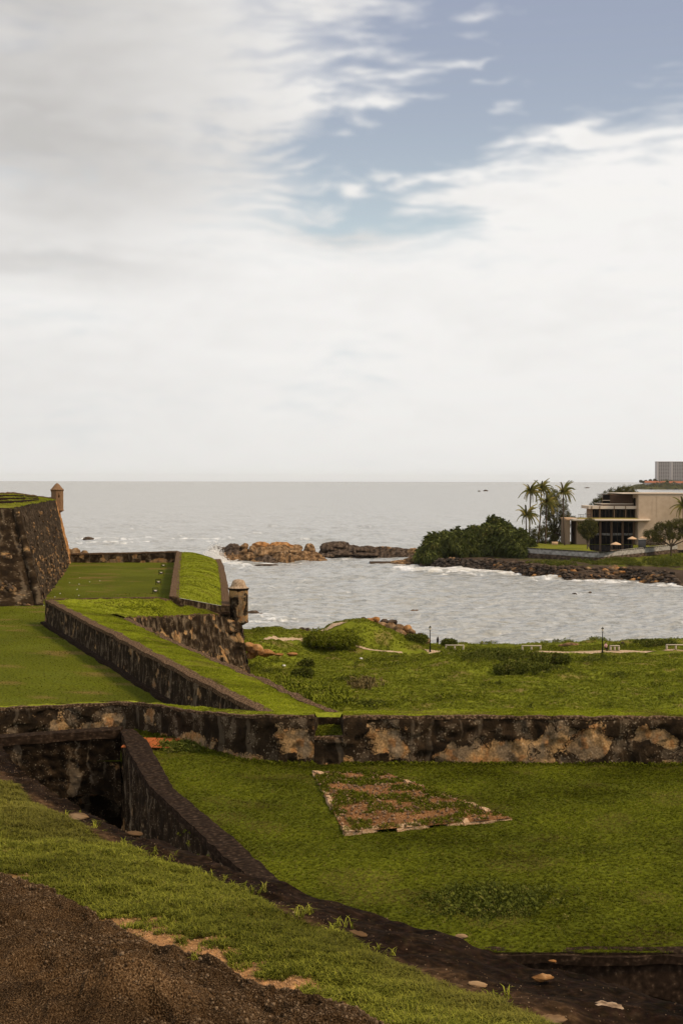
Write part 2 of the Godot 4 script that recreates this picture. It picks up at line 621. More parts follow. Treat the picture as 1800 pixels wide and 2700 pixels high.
var shore_line: PackedVector3Array      # the far promontory's water edge
func promontory_y(p: Vector3) -> float:
	var edge := 1e9
	var best := Vector3.ZERO
	for i in shore_line.size() - 1:
		var q := Geometry3D.get_closest_point_to_segment(Vector3(p.x, 0, p.z), shore_line[i], shore_line[i + 1])
		var dq := Vector2(q.x - p.x, q.z - p.z).length()
		if dq < edge:
			edge = dq
			best = q
	var inside := p.z < best.z or p.x > best.x + absf(p.z - best.z)
	var s := edge if inside else -edge
	var terrace := smooth(45.0, 62.0, p.x + 0.12 * (-p.z - 365.0))
	var y := lerpf(-2.5, 2.4, smooth(-6.0, 7.0, s)) + smooth(7.0, 26.0, s) * lerpf(0.8, 1.0, terrace)
	return y + 0.3 * nz.get_noise_2d(p.x * 0.2, p.z * 0.2)

# near parapet: a sloping masonry top that falls away from the camera
const FN := Vector2(0.77, 0.64)
const FS := 0.15
func on_parapet(px: float, py: float) -> Vector3:
	var r := ray(px, py)
	var nd := FN.x * r.x + FN.y * -r.z
	return cam.position + r * ((22.3 + 2.7 * FS - 24.0) / (r.y + FS * nd))

func line_fg(a: Array) -> PackedVector3Array:
	var r := PackedVector3Array()
	for p in a:
		r.append(on_parapet(p[0], p[1]))
	return r

func wobble(amp: float, freq: float) -> Callable:
	return func(p: Vector3, _u: float, _v: float) -> Vector3:
		return p + Vector3(0, amp * nz.get_noise_3dv(p * freq) + amp * 0.4 * nf.get_noise_3dv(p * freq * 3.1), 0)

func bulge(amp: float, freq: float, dir: Vector3) -> Callable:
	return func(p: Vector3, _u: float, v: float) -> Vector3:
		return p + dir * (amp * nz.get_noise_3dv(p * freq) + amp * 0.6 * nf.get_noise_3dv(p * freq * 2.7)) * smooth(0.0, 0.06, v)

# fills a strip between two lines with tufts
func sow(a0: PackedVector3Array, b0: PackedVector3Array, count: int, kind: String, size: Vector2, lift: Callable, keep: Callable = none, spill := 0.0) -> Array:
	var a := resample(a0, 200)
	var b := resample(b0, 200)
	var places := []
	for i in count:
		var u := rng.randf() * 199.99
		var k := int(u)
		var v := rng.randf_range(-spill, 1.0 + spill)
		var pa := a[k].lerp(a[k + 1], u - k)
		var pb := b[k].lerp(b[k + 1], u - k)
		var p := pa.lerp(pb, v)
		if keep.is_valid() and not keep.call(p, u / 200.0, v):
			continue
		if lift.is_valid():
			p = lift.call(p, u / 200.0, v)
		var gc := green(kind).lerp(Color(0.15, 0.125, 0.03), 0.6 * smooth(0.22, 0.45, nf.get_noise_2d(p.x * 0.22 + 50.0, p.z * 0.22))) * (1.0 + 0.75 * nz.get_noise_2d(p.x * 0.16 + 3.0, p.z * 0.16) + 0.3 * nf.get_noise_2d(p.x * 0.8, p.z * 0.8))
		places.append([stand(p - Vector3(0, 0.01, 0), rng.randf_range(size.x, size.y), rng.randf_range(0.7, 1.2)), gc])
	return places

# ---------------------------------------------------------------- people (one skin over tapered limbs)
func figure(bones: Array, cell: float) -> ArrayMesh:     # bones: [from, to, r0, r1]
	var lo := Vector3(1e9, 1e9, 1e9)
	var hi := -lo
	for b in bones:
		for e in 2:
			var r: float = b[2 + e] + cell * 2
			lo = lo.min(b[e] - Vector3(r, r, r))
			hi = hi.max(b[e] + Vector3(r, r, r))
	var n := Vector3i(((hi - lo) / cell).ceil()) + Vector3i.ONE
	var f := PackedFloat32Array()
	f.resize(n.x * n.y * n.z)
	for z in n.z:
		for y in n.y:
			for x in n.x:
				var p := lo + Vector3(x, y, z) * cell
				var d := 1e3
				for b in bones:
					var ab: Vector3 = b[1] - b[0]
					var t := clampf((p - b[0]).dot(ab) / maxf(ab.length_squared(), 1e-6), 0.0, 1.0)
					var q := p.distance_to(b[0] + ab * t) - lerpf(b[2], b[3], t)
					var k := 0.03
					var h := clampf(0.5 + 0.5 * (d - q) / k, 0.0, 1.0)
					d = lerpf(d, q, h) - k * h * (1.0 - h)
				f[(z * n.y + y) * n.x + x] = d
	var v := PackedVector3Array()
	var idx := PackedInt32Array()
	var id := {}
	for z in n.z - 1:
		for y in n.y - 1:
			for x in n.x - 1:
				var sum := Vector3.ZERO
				var c := 0
				for e in [[0, 1], [0, 2], [0, 4], [1, 3], [1, 5], [2, 3], [2, 6], [3, 7], [4, 5], [4, 6], [5, 7], [6, 7]]:
					var A := Vector3i(x + (e[0] & 1), y + (e[0] >> 1 & 1), z + (e[0] >> 2))
					var B := Vector3i(x + (e[1] & 1), y + (e[1] >> 1 & 1), z + (e[1] >> 2))
					var fa := f[(A.z * n.y + A.y) * n.x + A.x]
					var fb := f[(B.z * n.y + B.y) * n.x + B.x]
					if (fa < 0) != (fb < 0):
						sum += Vector3(A).lerp(Vector3(B), fa / (fa - fb))
						c += 1
				if c > 0:
					id[Vector3i(x, y, z)] = v.size()
					v.append(lo + sum / c * cell)
	for z in range(1, n.z - 1):
		for y in range(1, n.y - 1):
			for x in range(1, n.x - 1):
				var a := f[(z * n.y + y) * n.x + x]
				for ax in 3:
					var st := [Vector3i(1, 0, 0), Vector3i(0, 1, 0), Vector3i(0, 0, 1)]
					var q: Vector3i = Vector3i(x, y, z) + st[ax]
					var b := f[(q.z * n.y + q.y) * n.x + q.x]
					if (a < 0) != (b < 0):
						var s: Vector3i = st[(ax + 1) % 3]
						var t: Vector3i = st[(ax + 2) % 3]
						var o := Vector3i(x, y, z)
						var w := [o, o - s, o - s - t, o - t]
						if w.all(func(e): return id.has(e)):
							var i0: int = id[w[0]]
							var i1: int = id[w[1]]
							var i2: int = id[w[2]]
							var i3: int = id[w[3]]
							if a < 0:
								idx.append_array([i0, i2, i1, i0, i3, i2])
							else:
								idx.append_array([i0, i1, i2, i0, i2, i3])
	return make(v, idx)

# ---------------------------------------------------------------- the scene
func _ready() -> void:
	rng.seed = 20240
	nz = noise(3, 1.0, 3)
	nf = noise(8, 1.0, 2)
	nc = noise(9, 3.2, 4)
	build_camera_and_light()
	build_materials()
	build_sea()
	build_paths()
	build_meadow()
	build_outworks()
	build_great_wall()
	build_near_court()
	build_parapet()
	build_promontory()
	build_hotel()
	build_headland()
	build_rocks()
	build_meadow_things()
	build_court_things()

func build_camera_and_light() -> void:
	cam = Camera3D.new()
	cam.name = "camera"
	cam.position = Vector3(0, 24, 0)
	cam.fov = rad_to_deg(2.0 * atan(1350.0 / F))
	cam.rotation = Vector3(-atan((1350.0 - 1265.0) / F), 0, 0.0019)
	cam.near = 0.2
	cam.far = 40000.0
	add_child(cam)
	cam.current = true
	var env := Environment.new()
	env.background_mode = Environment.BG_SKY
	var sm := PanoramaSkyMaterial.new()
	sm.panorama = build_sky()
	env.sky = Sky.new()
	env.sky.sky_material = sm
	env.tonemap_mode = Environment.TONE_MAPPER_LINEAR
	env.tonemap_exposure = 1.0
	env.fog_enabled = true
	env.fog_density = 0.00002
	env.fog_light_color = Color(0.93, 0.93, 0.92)
	env.sdfgi_enabled = true
	env.ssao_enabled = true
	env.ssil_enabled = true
	var we := WorldEnvironment.new()
	we.name = "environment"
	we.environment = env
	add_child(we)
	var sun := DirectionalLight3D.new()
	sun.name = "sun"
	sun.light_energy = 1.0
	sun.light_angular_distance = 10.0
	sun.light_color = Color(1.0, 0.90, 0.76)
	sun.shadow_enabled = true
	add_child(sun)
	sun.look_at_from_position(Vector3(60, 70, 25), Vector3.ZERO, Vector3.UP)

func build_materials() -> void:
	var c := func(r: float, g: float, b: float) -> Color: return Color(r, g, b)
	var g1 := ramp_tex(noise(21, 0.03, 5), 512, [[0.2, c.call(0.45, 0.45, 0.45)], [0.5, c.call(0.72, 0.72, 0.72)], [0.8, c.call(1.0, 1.0, 1.0)]])
	textured("lawn", g1, Vector3(0.3, 0.3, 0.3), 3.0, true, true)
	var g3 := ramp_tex(noise(24, 0.03, 5), 512, [[0.2, c.call(0.35, 0.35, 0.35)], [0.5, c.call(0.65, 0.65, 0.65)], [0.8, c.call(1.0, 1.0, 1.0)]])
	textured("turf", g3, Vector3(2.0, 2.0, 2.0), 1.0, true, true)
	var e1 := ramp_tex(noise(25, 0.04, 5), 512, [[0.2, c.call(0.11, 0.05, 0.018)], [0.5, c.call(0.27, 0.135, 0.05)], [0.8, c.call(0.48, 0.30, 0.155)]])
	textured("earth", e1, Vector3(0.5, 0.5, 0.5), 2.0, true, true)
	var r1 := ramp_tex(noise(26, 0.012, 6), 512, [[0.2, c.call(0.035, 0.022, 0.013)], [0.42, c.call(0.12, 0.07, 0.035)], [0.6, c.call(0.26, 0.155, 0.075)], [0.85, c.call(0.36, 0.25, 0.15)]])
	textured("rock", r1, Vector3(0.12, 0.12, 0.12), 25.0, true, true)
	var r2 := ramp_tex(noise(27, 0.012, 6), 512, [[0.2, c.call(0.022, 0.016, 0.012)], [0.5, c.call(0.06, 0.042, 0.03)], [0.8, c.call(0.15, 0.11, 0.08)]])
	textured("dark_rock", r2, Vector3(0.12, 0.12, 0.12), 25.0, true, true)
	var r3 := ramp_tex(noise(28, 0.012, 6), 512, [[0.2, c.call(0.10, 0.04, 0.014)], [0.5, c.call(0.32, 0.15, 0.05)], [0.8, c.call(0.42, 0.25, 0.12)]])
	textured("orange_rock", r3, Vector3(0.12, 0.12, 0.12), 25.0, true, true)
	# weathered lime concrete underfoot: grit, pits and pale specks
	var gr := noise(30, 0.06, 6)
	var k1 := ramp_tex(gr, 1024, [[0.22, c.call(0.012, 0.007, 0.004)], [0.42, c.call(0.045, 0.027, 0.014)], [0.58, c.call(0.12, 0.072, 0.036)], [0.72, c.call(0.26, 0.17, 0.095)], [0.86, c.call(0.50, 0.40, 0.29)]])
	textured("grit", k1, Vector3(2.0, 2.0, 2.0), 1.0, true, true)
	var k2 := ramp_tex(noise(31, 0.016, 7), 1024, [[0.2, c.call(0.22, 0.22, 0.22)], [0.5, c.call(0.42, 0.40, 0.38)], [0.68, c.call(0.62, 0.60, 0.58)], [0.86, c.call(1.0, 1.0, 1.0)]])
	textured("ledge", k2, Vector3(1.1, 1.1, 1.1), 0.5, true, true)
	textured("old_plaster", plaster(1800, 128, 34.0, 2.4, 41, 0.05, 0.72, 0.45, 0.6, 0.35), Vector3(1.0 / 34.0, 1.0 / 2.4, 1), 2.5, false)
	textured("streaked_plaster", plaster(1024, 96, 40.0, 4.0, 52, 0.36, 0.25, 0.8, 0.8, 0.3), Vector3(1.0 / 40.0, 1.0 / 4.0, 1), 2.0, false)
	textured("pit_plaster", plaster(768, 256, 15.0, 5.0, 63, 0.40, 0.5, 0.9, 1.0, 0.12), Vector3(1.0 / 15.0, 1.0 / 5.0, 1), 4.0, false)
	textured("rubble_plaster", plaster(640, 240, 20.0, 7.5, 74, 0.24, 0.0, 0.6, 0.6, 0.45), Vector3(1.0 / 20.0, 1.0 / 7.5, 1), 3.0, false)
	textured("turret_plaster", plaster(256, 192, 6.28, 4.5, 85, 0.02, 0.1, 0.75), Vector3(1.0 / 6.2832, 1.0 / 4.5, 1), 2.0, false)
	textured("great_rubble", plaster(900, 220, 60.0, 12.0, 96, 0.46, 0.2, 0.6, 0.8, 0.2), Vector3(1.0 / 60.0, 1.0 / 12.0, 1), 4.0, false)
	var cp := ramp_tex(noise(33, 0.04, 5), 512, [[0.2, c.call(0.03, 0.019, 0.011)], [0.5, c.call(0.075, 0.045, 0.025)], [0.68, c.call(0.17, 0.105, 0.06)], [0.9, c.call(0.42, 0.30, 0.20)]])
	textured("coping", cp, Vector3(0.35, 0.35, 0.35), 2.0)
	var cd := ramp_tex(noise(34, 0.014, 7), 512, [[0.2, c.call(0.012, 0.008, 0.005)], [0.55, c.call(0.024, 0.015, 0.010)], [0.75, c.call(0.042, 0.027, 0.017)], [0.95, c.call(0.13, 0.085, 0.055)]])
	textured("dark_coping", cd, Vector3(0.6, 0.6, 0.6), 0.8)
	var dm := ramp_tex(noise(35, 0.03, 5), 256, [[0.2, c.call(0.17, 0.11, 0.065)], [0.5, c.call(0.33, 0.235, 0.155)], [0.85, c.call(0.44, 0.34, 0.25)]])
	textured("dome", dm, Vector3(0.5, 0.5, 0.5), 1.0)
	var rd := ramp_tex(noise(36, 0.03, 5), 256, [[0.2, c.call(0.10, 0.058, 0.032)], [0.5, c.call(0.19, 0.11, 0.06)], [0.85, c.call(0.28, 0.175, 0.105)]])
	textured("red_lime", rd, Vector3(0.6, 0.6, 0.6), 1.0)
	var tl := ramp_tex(noise(37, 0.05, 4), 256, [[0.2, c.call(0.24, 0.06, 0.018)], [0.8, c.call(0.45, 0.14, 0.045)]])
	textured("clay_tile", tl, Vector3(2.5, 2.5, 2.5), 0.5)
	var bw := ramp_tex(noise(38, 0.02, 5), 256, [[0.1, c.call(0.46, 0.35, 0.25)], [0.9, c.call(0.52, 0.405, 0.295)]])
	textured("beige_render", bw, Vector3(0.12, 0.12, 0.12), 0.0)
	var gw := ramp_tex(noise(39, 0.02, 5), 256, [[0.15, c.call(0.13, 0.12, 0.11)], [0.5, c.call(0.30, 0.285, 0.265)], [0.9, c.call(0.42, 0.40, 0.375)]])
	textured("grey_render", gw, Vector3(0.2, 0.2, 0.2), 0.0)
	var pth := ramp_tex(noise(40, 0.03, 5), 256, [[0.1, c.call(0.30, 0.20, 0.12)], [0.9, c.call(0.52, 0.40, 0.28)]])
	textured("dirt", pth, Vector3(0.3, 0.3, 0.3), 1.0)
	textured("bark", ramp_tex(noise(42, 0.04, 4), 256, [[0.2, c.call(0.03, 0.02, 0.013)], [0.8, c.call(0.14, 0.10, 0.07)]]), Vector3(0.6, 0.6, 0.6), 1.0)
	leafy("leaf", 0.3)
	leafy("blade", 0.4)
	textured("pale", ramp_tex(noise(43, 0.05, 5), 256, [[0.2, c.call(0.10, 0.065, 0.04)], [0.5, c.call(0.32, 0.22, 0.14)], [0.8, c.call(0.52, 0.41, 0.30)]]), Vector3(1.2, 1.2, 1.2), 1.5)
	var gv := mat("gravel", 0.95)
	gv.vertex_color_use_as_albedo = true
	flat("palm_leaf", Color(0.30, 0.24, 0.06), 0.6)
	flat("palm_leaf_green", Color(0.17, 0.16, 0.04), 0.6)
	flat("black_iron", Color(0.012, 0.011, 0.01), 0.5)
	flat("lamp_glass", Color(0.55, 0.50, 0.42), 0.25)
	flat("bench_white", Color(0.42, 0.36, 0.27), 0.85)
	flat("window_glass", Color(0.012, 0.011, 0.011), 0.06)
	flat("window_frame", Color(0.085, 0.06, 0.042), 0.6)
	flat("louvre_wood", Color(0.10, 0.05, 0.03), 0.7)
	flat("slab_white", Color(0.60, 0.51, 0.41), 0.8)
	flat("column_brown", Color(0.20, 0.13, 0.085), 0.8)
	flat("pier_beige", Color(0.31, 0.22, 0.15), 0.8)
	textured("kerb", ramp_tex(noise(48, 0.05, 5), 256, [[0.2, c.call(0.22, 0.115, 0.05)], [0.5, c.call(0.44, 0.275, 0.155)], [0.8, c.call(0.58, 0.44, 0.31)]]), Vector3(1.2, 1.2, 1.2), 1.5)
	flat("umbrella_cloth", Color(0.55, 0.37, 0.23), 0.9)
	flat("tower_wall", Color(0.50, 0.46, 0.45), 0.8)
	flat("tower_dark", Color(0.10, 0.095, 0.095), 0.5)
	flat("roof_tile", Color(0.33, 0.12, 0.065), 0.9)
	flat("foam", Color(0.80, 0.79, 0.77), 0.9)
	flat("cloth_dark", Color(0.02, 0.017, 0.016), 0.9)
	flat("cloth_pink", Color(0.55, 0.33, 0.31), 0.9)
	flat("skin", Color(0.16, 0.08, 0.05), 0.7)
	flat("white_litter", Color(0.72, 0.70, 0.66), 0.7)
	var sea := mat("sea", 0.22)
	sea.metallic_specular = 0.5
	sea.vertex_color_use_as_albedo = true
	var nt := NoiseTexture2D.new()
	nt.width = 1024
	nt.height = 1024
	nt.seamless = true
	nt.as_normal_map = true
	nt.bump_strength = 14.0
	nt.noise = noise(45, 0.02, 5)
	sea.albedo_texture = ramp_tex(noise(46, 0.026, 5), 1024, [[0.22, Color(0.66, 0.63, 0.56)], [0.42, Color(0.79, 0.785, 0.76)], [0.58, Color(0.86, 0.86, 0.85)], [0.8, Color(1, 1, 1)]])[0]
	sea.normal_enabled = true
	sea.normal_texture = nt
	sea.normal_scale = 1.1
	sea.uv1_triplanar = true
	sea.uv1_world_triplanar = true
	sea.uv1_scale = Vector3(1.0 / 110.0, 1.0 / 100.0, 1.0 / 60.0)
	for i in 6:
		boulders.append(boulder_mesh(100 + i, 14, 20, 0.22))
	for i in 6:
		boulders.append(boulder_mesh(200 + i, 4, 7, 0.2))
	M.tuft = tuft(7, 0.038, 0.0045, 0.9, 5)
	M.lawn_tuft = tuft(8, 0.075, 0.014, 1.0, 6)
	M.weed = leaf_clump(22, 0.16, 0.13, 0.07, 7, 0.1)
	M.twig = leaf_clump(26, 0.55, 0.42, 0.22, 8, 0.15)
	M.strap = leaf_clump(26, 0.35, 1.25, 0.16, 9, 0.45)

# ---------------------------------------------------------------- sea
var foam_field := {}
func foam_spot(p: Vector3, r: float, amount: float) -> void:
	var n := int(ceil(r / 2.0))
	var cx := int(floor(p.x / 2.0))
	var cz := int(floor(-p.z / 2.0))
	for i in range(-n, n + 1):
		for j in range(-n, n + 1):
			var k := Vector2i(cx + i, cz + j)
			var w := amount * (1.0 - Vector2(i, j).length() * 2.0 / r)
			if w > 0:
				foam_field[k] = maxf(foam_field.get(k, 0.0), w)

func foam_at(x: float, d: float) -> float:
	var fx := x / 2.0 - 0.5
	var fz := d / 2.0 - 0.5
	var i := int(floor(fx))
	var j := int(floor(fz))
	var a: float = lerpf(foam_field.get(Vector2i(i, j), 0.0), foam_field.get(Vector2i(i + 1, j), 0.0), fx - i)
	var b: float = lerpf(foam_field.get(Vector2i(i, j + 1), 0.0), foam_field.get(Vector2i(i + 1, j + 1), 0.0), fx - i)
	return lerpf(a, b, fz - j)

func wave_y(x: float, d: float) -> float:
	var y := 0.75 * smooth(4500.0, 1500.0, d) * nz.get_noise_2d(x * 0.026 + 5.0, d * 0.07)
	y += 0.55 * smooth(1300.0, 600.0, d) * nf.get_noise_2d(x * 0.06, d * 0.17)
	y += 0.22 * smooth(620.0, 350.0, d) * nz.get_noise_2d(x * 0.22, d * 0.62)
	return y

func build_sea() -> void:
	var P := func(px: float, py: float) -> Vector3: return on_y(px, py, 0.0)
	# surf round the rocks, along the shores and on the breaker lines
	for q in [[545, 1478, 9, 1.3], [560, 1470, 12, 1.5], [585, 1476, 11, 1.5], [600, 1486, 9, 1.2], [640, 1490, 7, 0.8], [700, 1490, 7, 0.8], [760, 1486, 6, 0.7], [830, 1478, 6, 0.6], [900, 1474, 5, 0.6], [1000, 1466, 5, 0.5], [1070, 1500, 6, 0.9], [1130, 1502, 8, 1.3], [1180, 1502, 8, 1.2], [1240, 1506, 8, 1.3], [1290, 1508, 9, 1.4], [1330, 1510, 7, 1.2], [1370, 1514, 6, 1.1], [1090, 1492, 7, 1.0], [1440, 1526, 5, 0.8], [1500, 1533, 5, 0.9], [1560, 1533, 5, 0.7], [1610, 1534, 6, 0.9], [1680, 1537, 5, 0.8], [1760, 1545, 6, 0.9], [680, 1640, 6, 0.6], [720, 1634, 7, 0.6], [840, 1622, 6, 0.5], [690, 1625, 5, 0.6], [1520, 1566, 4, 0.6], [1090, 1455, 6, 0.8], [560, 1455, 10, 0.7]]:
		foam_spot(P.call(q[0], q[1]), q[2] * 1.25, q[3] * 1.15)
	for q in [[190, 420, 1420, 0.9], [200, 330, 1432, 0.75], [440, 620, 1421, 0.8], [330, 560, 1428, 0.5], [560, 700, 1415, 0.35], [640, 800, 1380, 0.3], [1130, 1320, 1514, 0.55], [1150, 1240, 1508, 0.5], [600, 1000, 1440, 0.4], [200, 300, 1445, 0.6], [620, 760, 1640, 0.55], [1300, 1700, 1535, 0.3]]:
		var x: float = q[0]
		while x < q[1]:
			foam_spot(P.call(x, q[2] + 3.0 * nz.get_noise_1d(x * 0.02)), 7.0 if q[2] < 1500 else 3.5, q[3] * (0.75 + 0.5 * nf.get_noise_1d(x * 0.05)))
			x += 5.0
	var ds := [135.0]
	while ds[-1] < 17000.0:
		var d: float = ds[-1]
		ds.append(minf(d + clampf(d * d / 34000.0 * 0.62, 0.55, 900.0), 17000.0))
	var nx := 560
	var v := PackedVector3Array()
	var col := PackedColorArray()
	var idx := PackedInt32Array()
	var body := Color(0.385, 0.39, 0.38)
	var white := Color(0.95, 0.94, 0.92)
	for i in ds.size():
		var d: float = ds[i]
		for j in nx + 1:
			var a := float(j) / nx * 2.0 - 1.0
			var x := d * 0.40 * a
			var y := wave_y(x, d)
			var c := body
			if d < 1500.0:
				var fo := foam_at(x, d) if d < 700.0 else 0.0
				var n := nz.get_noise_2d(x * 0.25, d * 0.7) * 0.8 + nf.get_noise_2d(x * 0.9, d * 1.7) * 0.35
				var k := smooth(0.45, 0.85, fo + n * 0.75) if fo > 0.02 else 0.0
				k = maxf(k, smooth(0.50, 0.64, y * 0.75 + n * 0.22) * 0.7)
				if fo > 0.6:
					y += 0.35 * k * fo
				c = body.lerp(white, k)
			v.append(Vector3(x, y, -d))
			col.append(c)
	for i in ds.size() - 1:
		for j in nx:
			var q := i * (nx + 1) + j
			idx.append_array([q, q + nx + 1, q + 1, q + 1, q + nx + 1, q + nx + 2])
	# unseen water sheet added all round under the waves, blocks light from below
	var q0 := v.size()
	for c4 in [Vector3(-17000, -1.6, -17000), Vector3(17000, -1.6, -17000), Vector3(17000, -1.6, 9000), Vector3(-17000, -1.6, 9000)]:
		v.append(c4)
		col.append(body)
	idx.append_array([q0, q0 + 1, q0 + 2, q0, q0 + 2, q0 + 3])
	setting("sea", make(v, idx, PackedVector2Array(), col), M.sea, "grey choppy sea filling the bay and reaching the horizon", "sea")

# ---------------------------------------------------------------- meadow between the walls and the bay
func build_meadow() -> void:
	var v := PackedVector3Array()
	var col := PackedColorArray()
	var idx := PackedInt32Array()
	var nx := 200
	var nd := 200
	for i in nd + 1:
		var d := lerpf(58.0, 212.0, float(i) / nd)
		for j in nx + 1:
			var p := at_meadow(lerpf(-32.0, 75.0, float(j) / nx), d)
			v.append(p)
			var k := 1.0 + 0.5 * nz.get_noise_2d(p.x * 0.15, d * 0.15)
			var c := Color(0.17, 0.19, 0.018) * k
			c = c.lerp(Color(0.30, 0.19, 0.09), smooth(0.25, 0.4, nf.get_noise_2d(p.x * 0.2 + 30.0, d * 0.2)) * 0.5)
			if d > 190.0 and p.y + 0.8 * nf.get_noise_2d(p.x * 0.4, d * 0.4) < 0.8:      # bare earth and stones where the bank breaks off
				c = Color(0.24, 0.16, 0.09) * k
			col.append(c)
	for i in nd:
		for j in nx:
			var q := i * (nx + 1) + j
			idx.append_array([q, q + nx + 1, q + 1, q + 1, q + nx + 1, q + nx + 2])
	setting("meadow_ground", make(v, idx, PackedVector2Array(), col), M.lawn, "rough green ground sloping from the fort walls to the bay", "meadow")
	var places := []
	var grass := []
	for i in 105000:
		var d := 185.0 - 75.0 * pow(rng.randf(), 1.35)
		if rng.randf() < 0.12:
			d = rng.randf_range(178.0, 198.0)
		var x := rng.randf_range(-0.16, 0.31) * d
		var p := at_meadow(x, d)
		if p.y < 1.1 or on_trail(p):
			continue
		var lush := nz.get_noise_2d(x * 0.12 + 9.0, d * 0.12) + 0.9 * exp(-pow((x - 18.0) / 9.0, 2.0) - pow((d - 152.0) / 9.0, 2.0))
		var hill := exp(-pow((x - 1.9) / 7.0, 2.0) - pow((d - 177.0) / 7.0, 2.0))
		if lush - hill > 0.42 and rng.randf() < 0.8:
			places.append([spin(p + Vector3(0, 0.06 + 0.35 * maxf(lush - 0.1, 0.0), 0), rng.randf_range(0.6, 1.4)), green("shrub" if lush > 0.6 or rng.randf() < 0.2 else "meadow")])
		elif rng.randf() < 0.30:
			places.append([spin(p + Vector3(0, 0.02, 0), rng.randf_range(0.35, 0.8)), green("meadow")])
		else:
			grass.append([stand(p, rng.randf_range(1.6, 3.4)), green("meadow") * (1.05 + 0.35 * nz.get_noise_2d(x * 0.2, d * 0.2))])
	tag(scatter("meadow_weeds", M.weed, M.leaf, places), "low leafy weeds matting the meadow before the bay", "weeds", "", "stuff")
	tag(scatter("meadow_grass", M.lawn_tuft, M.blade, grass), "rough uncut grass between the weeds of the meadow", "grass", "", "stuff")

var trails := []
func on_trail(p: Vector3) -> bool:
	for t in trails:
		var box_: Rect2 = t[2]
		if not box_.has_point(Vector2(p.x, p.z)):
			continue
		var a: PackedVector3Array = t[0]
		for i in a.size() - 1:
			var q := Geometry2D.get_closest_point_to_segment(Vector2(p.x, p.z), Vector2(a[i].x, a[i].z), Vector2(a[i + 1].x, a[i + 1].z))
			var reach: float = t[1] * (0.9 + 0.4 * nf.get_noise_2d(p.x, p.z)) + (t[3] if p.z > q.y else 0.0)
			if q.distance_to(Vector2(p.x, p.z)) < reach:
				return true
	return false

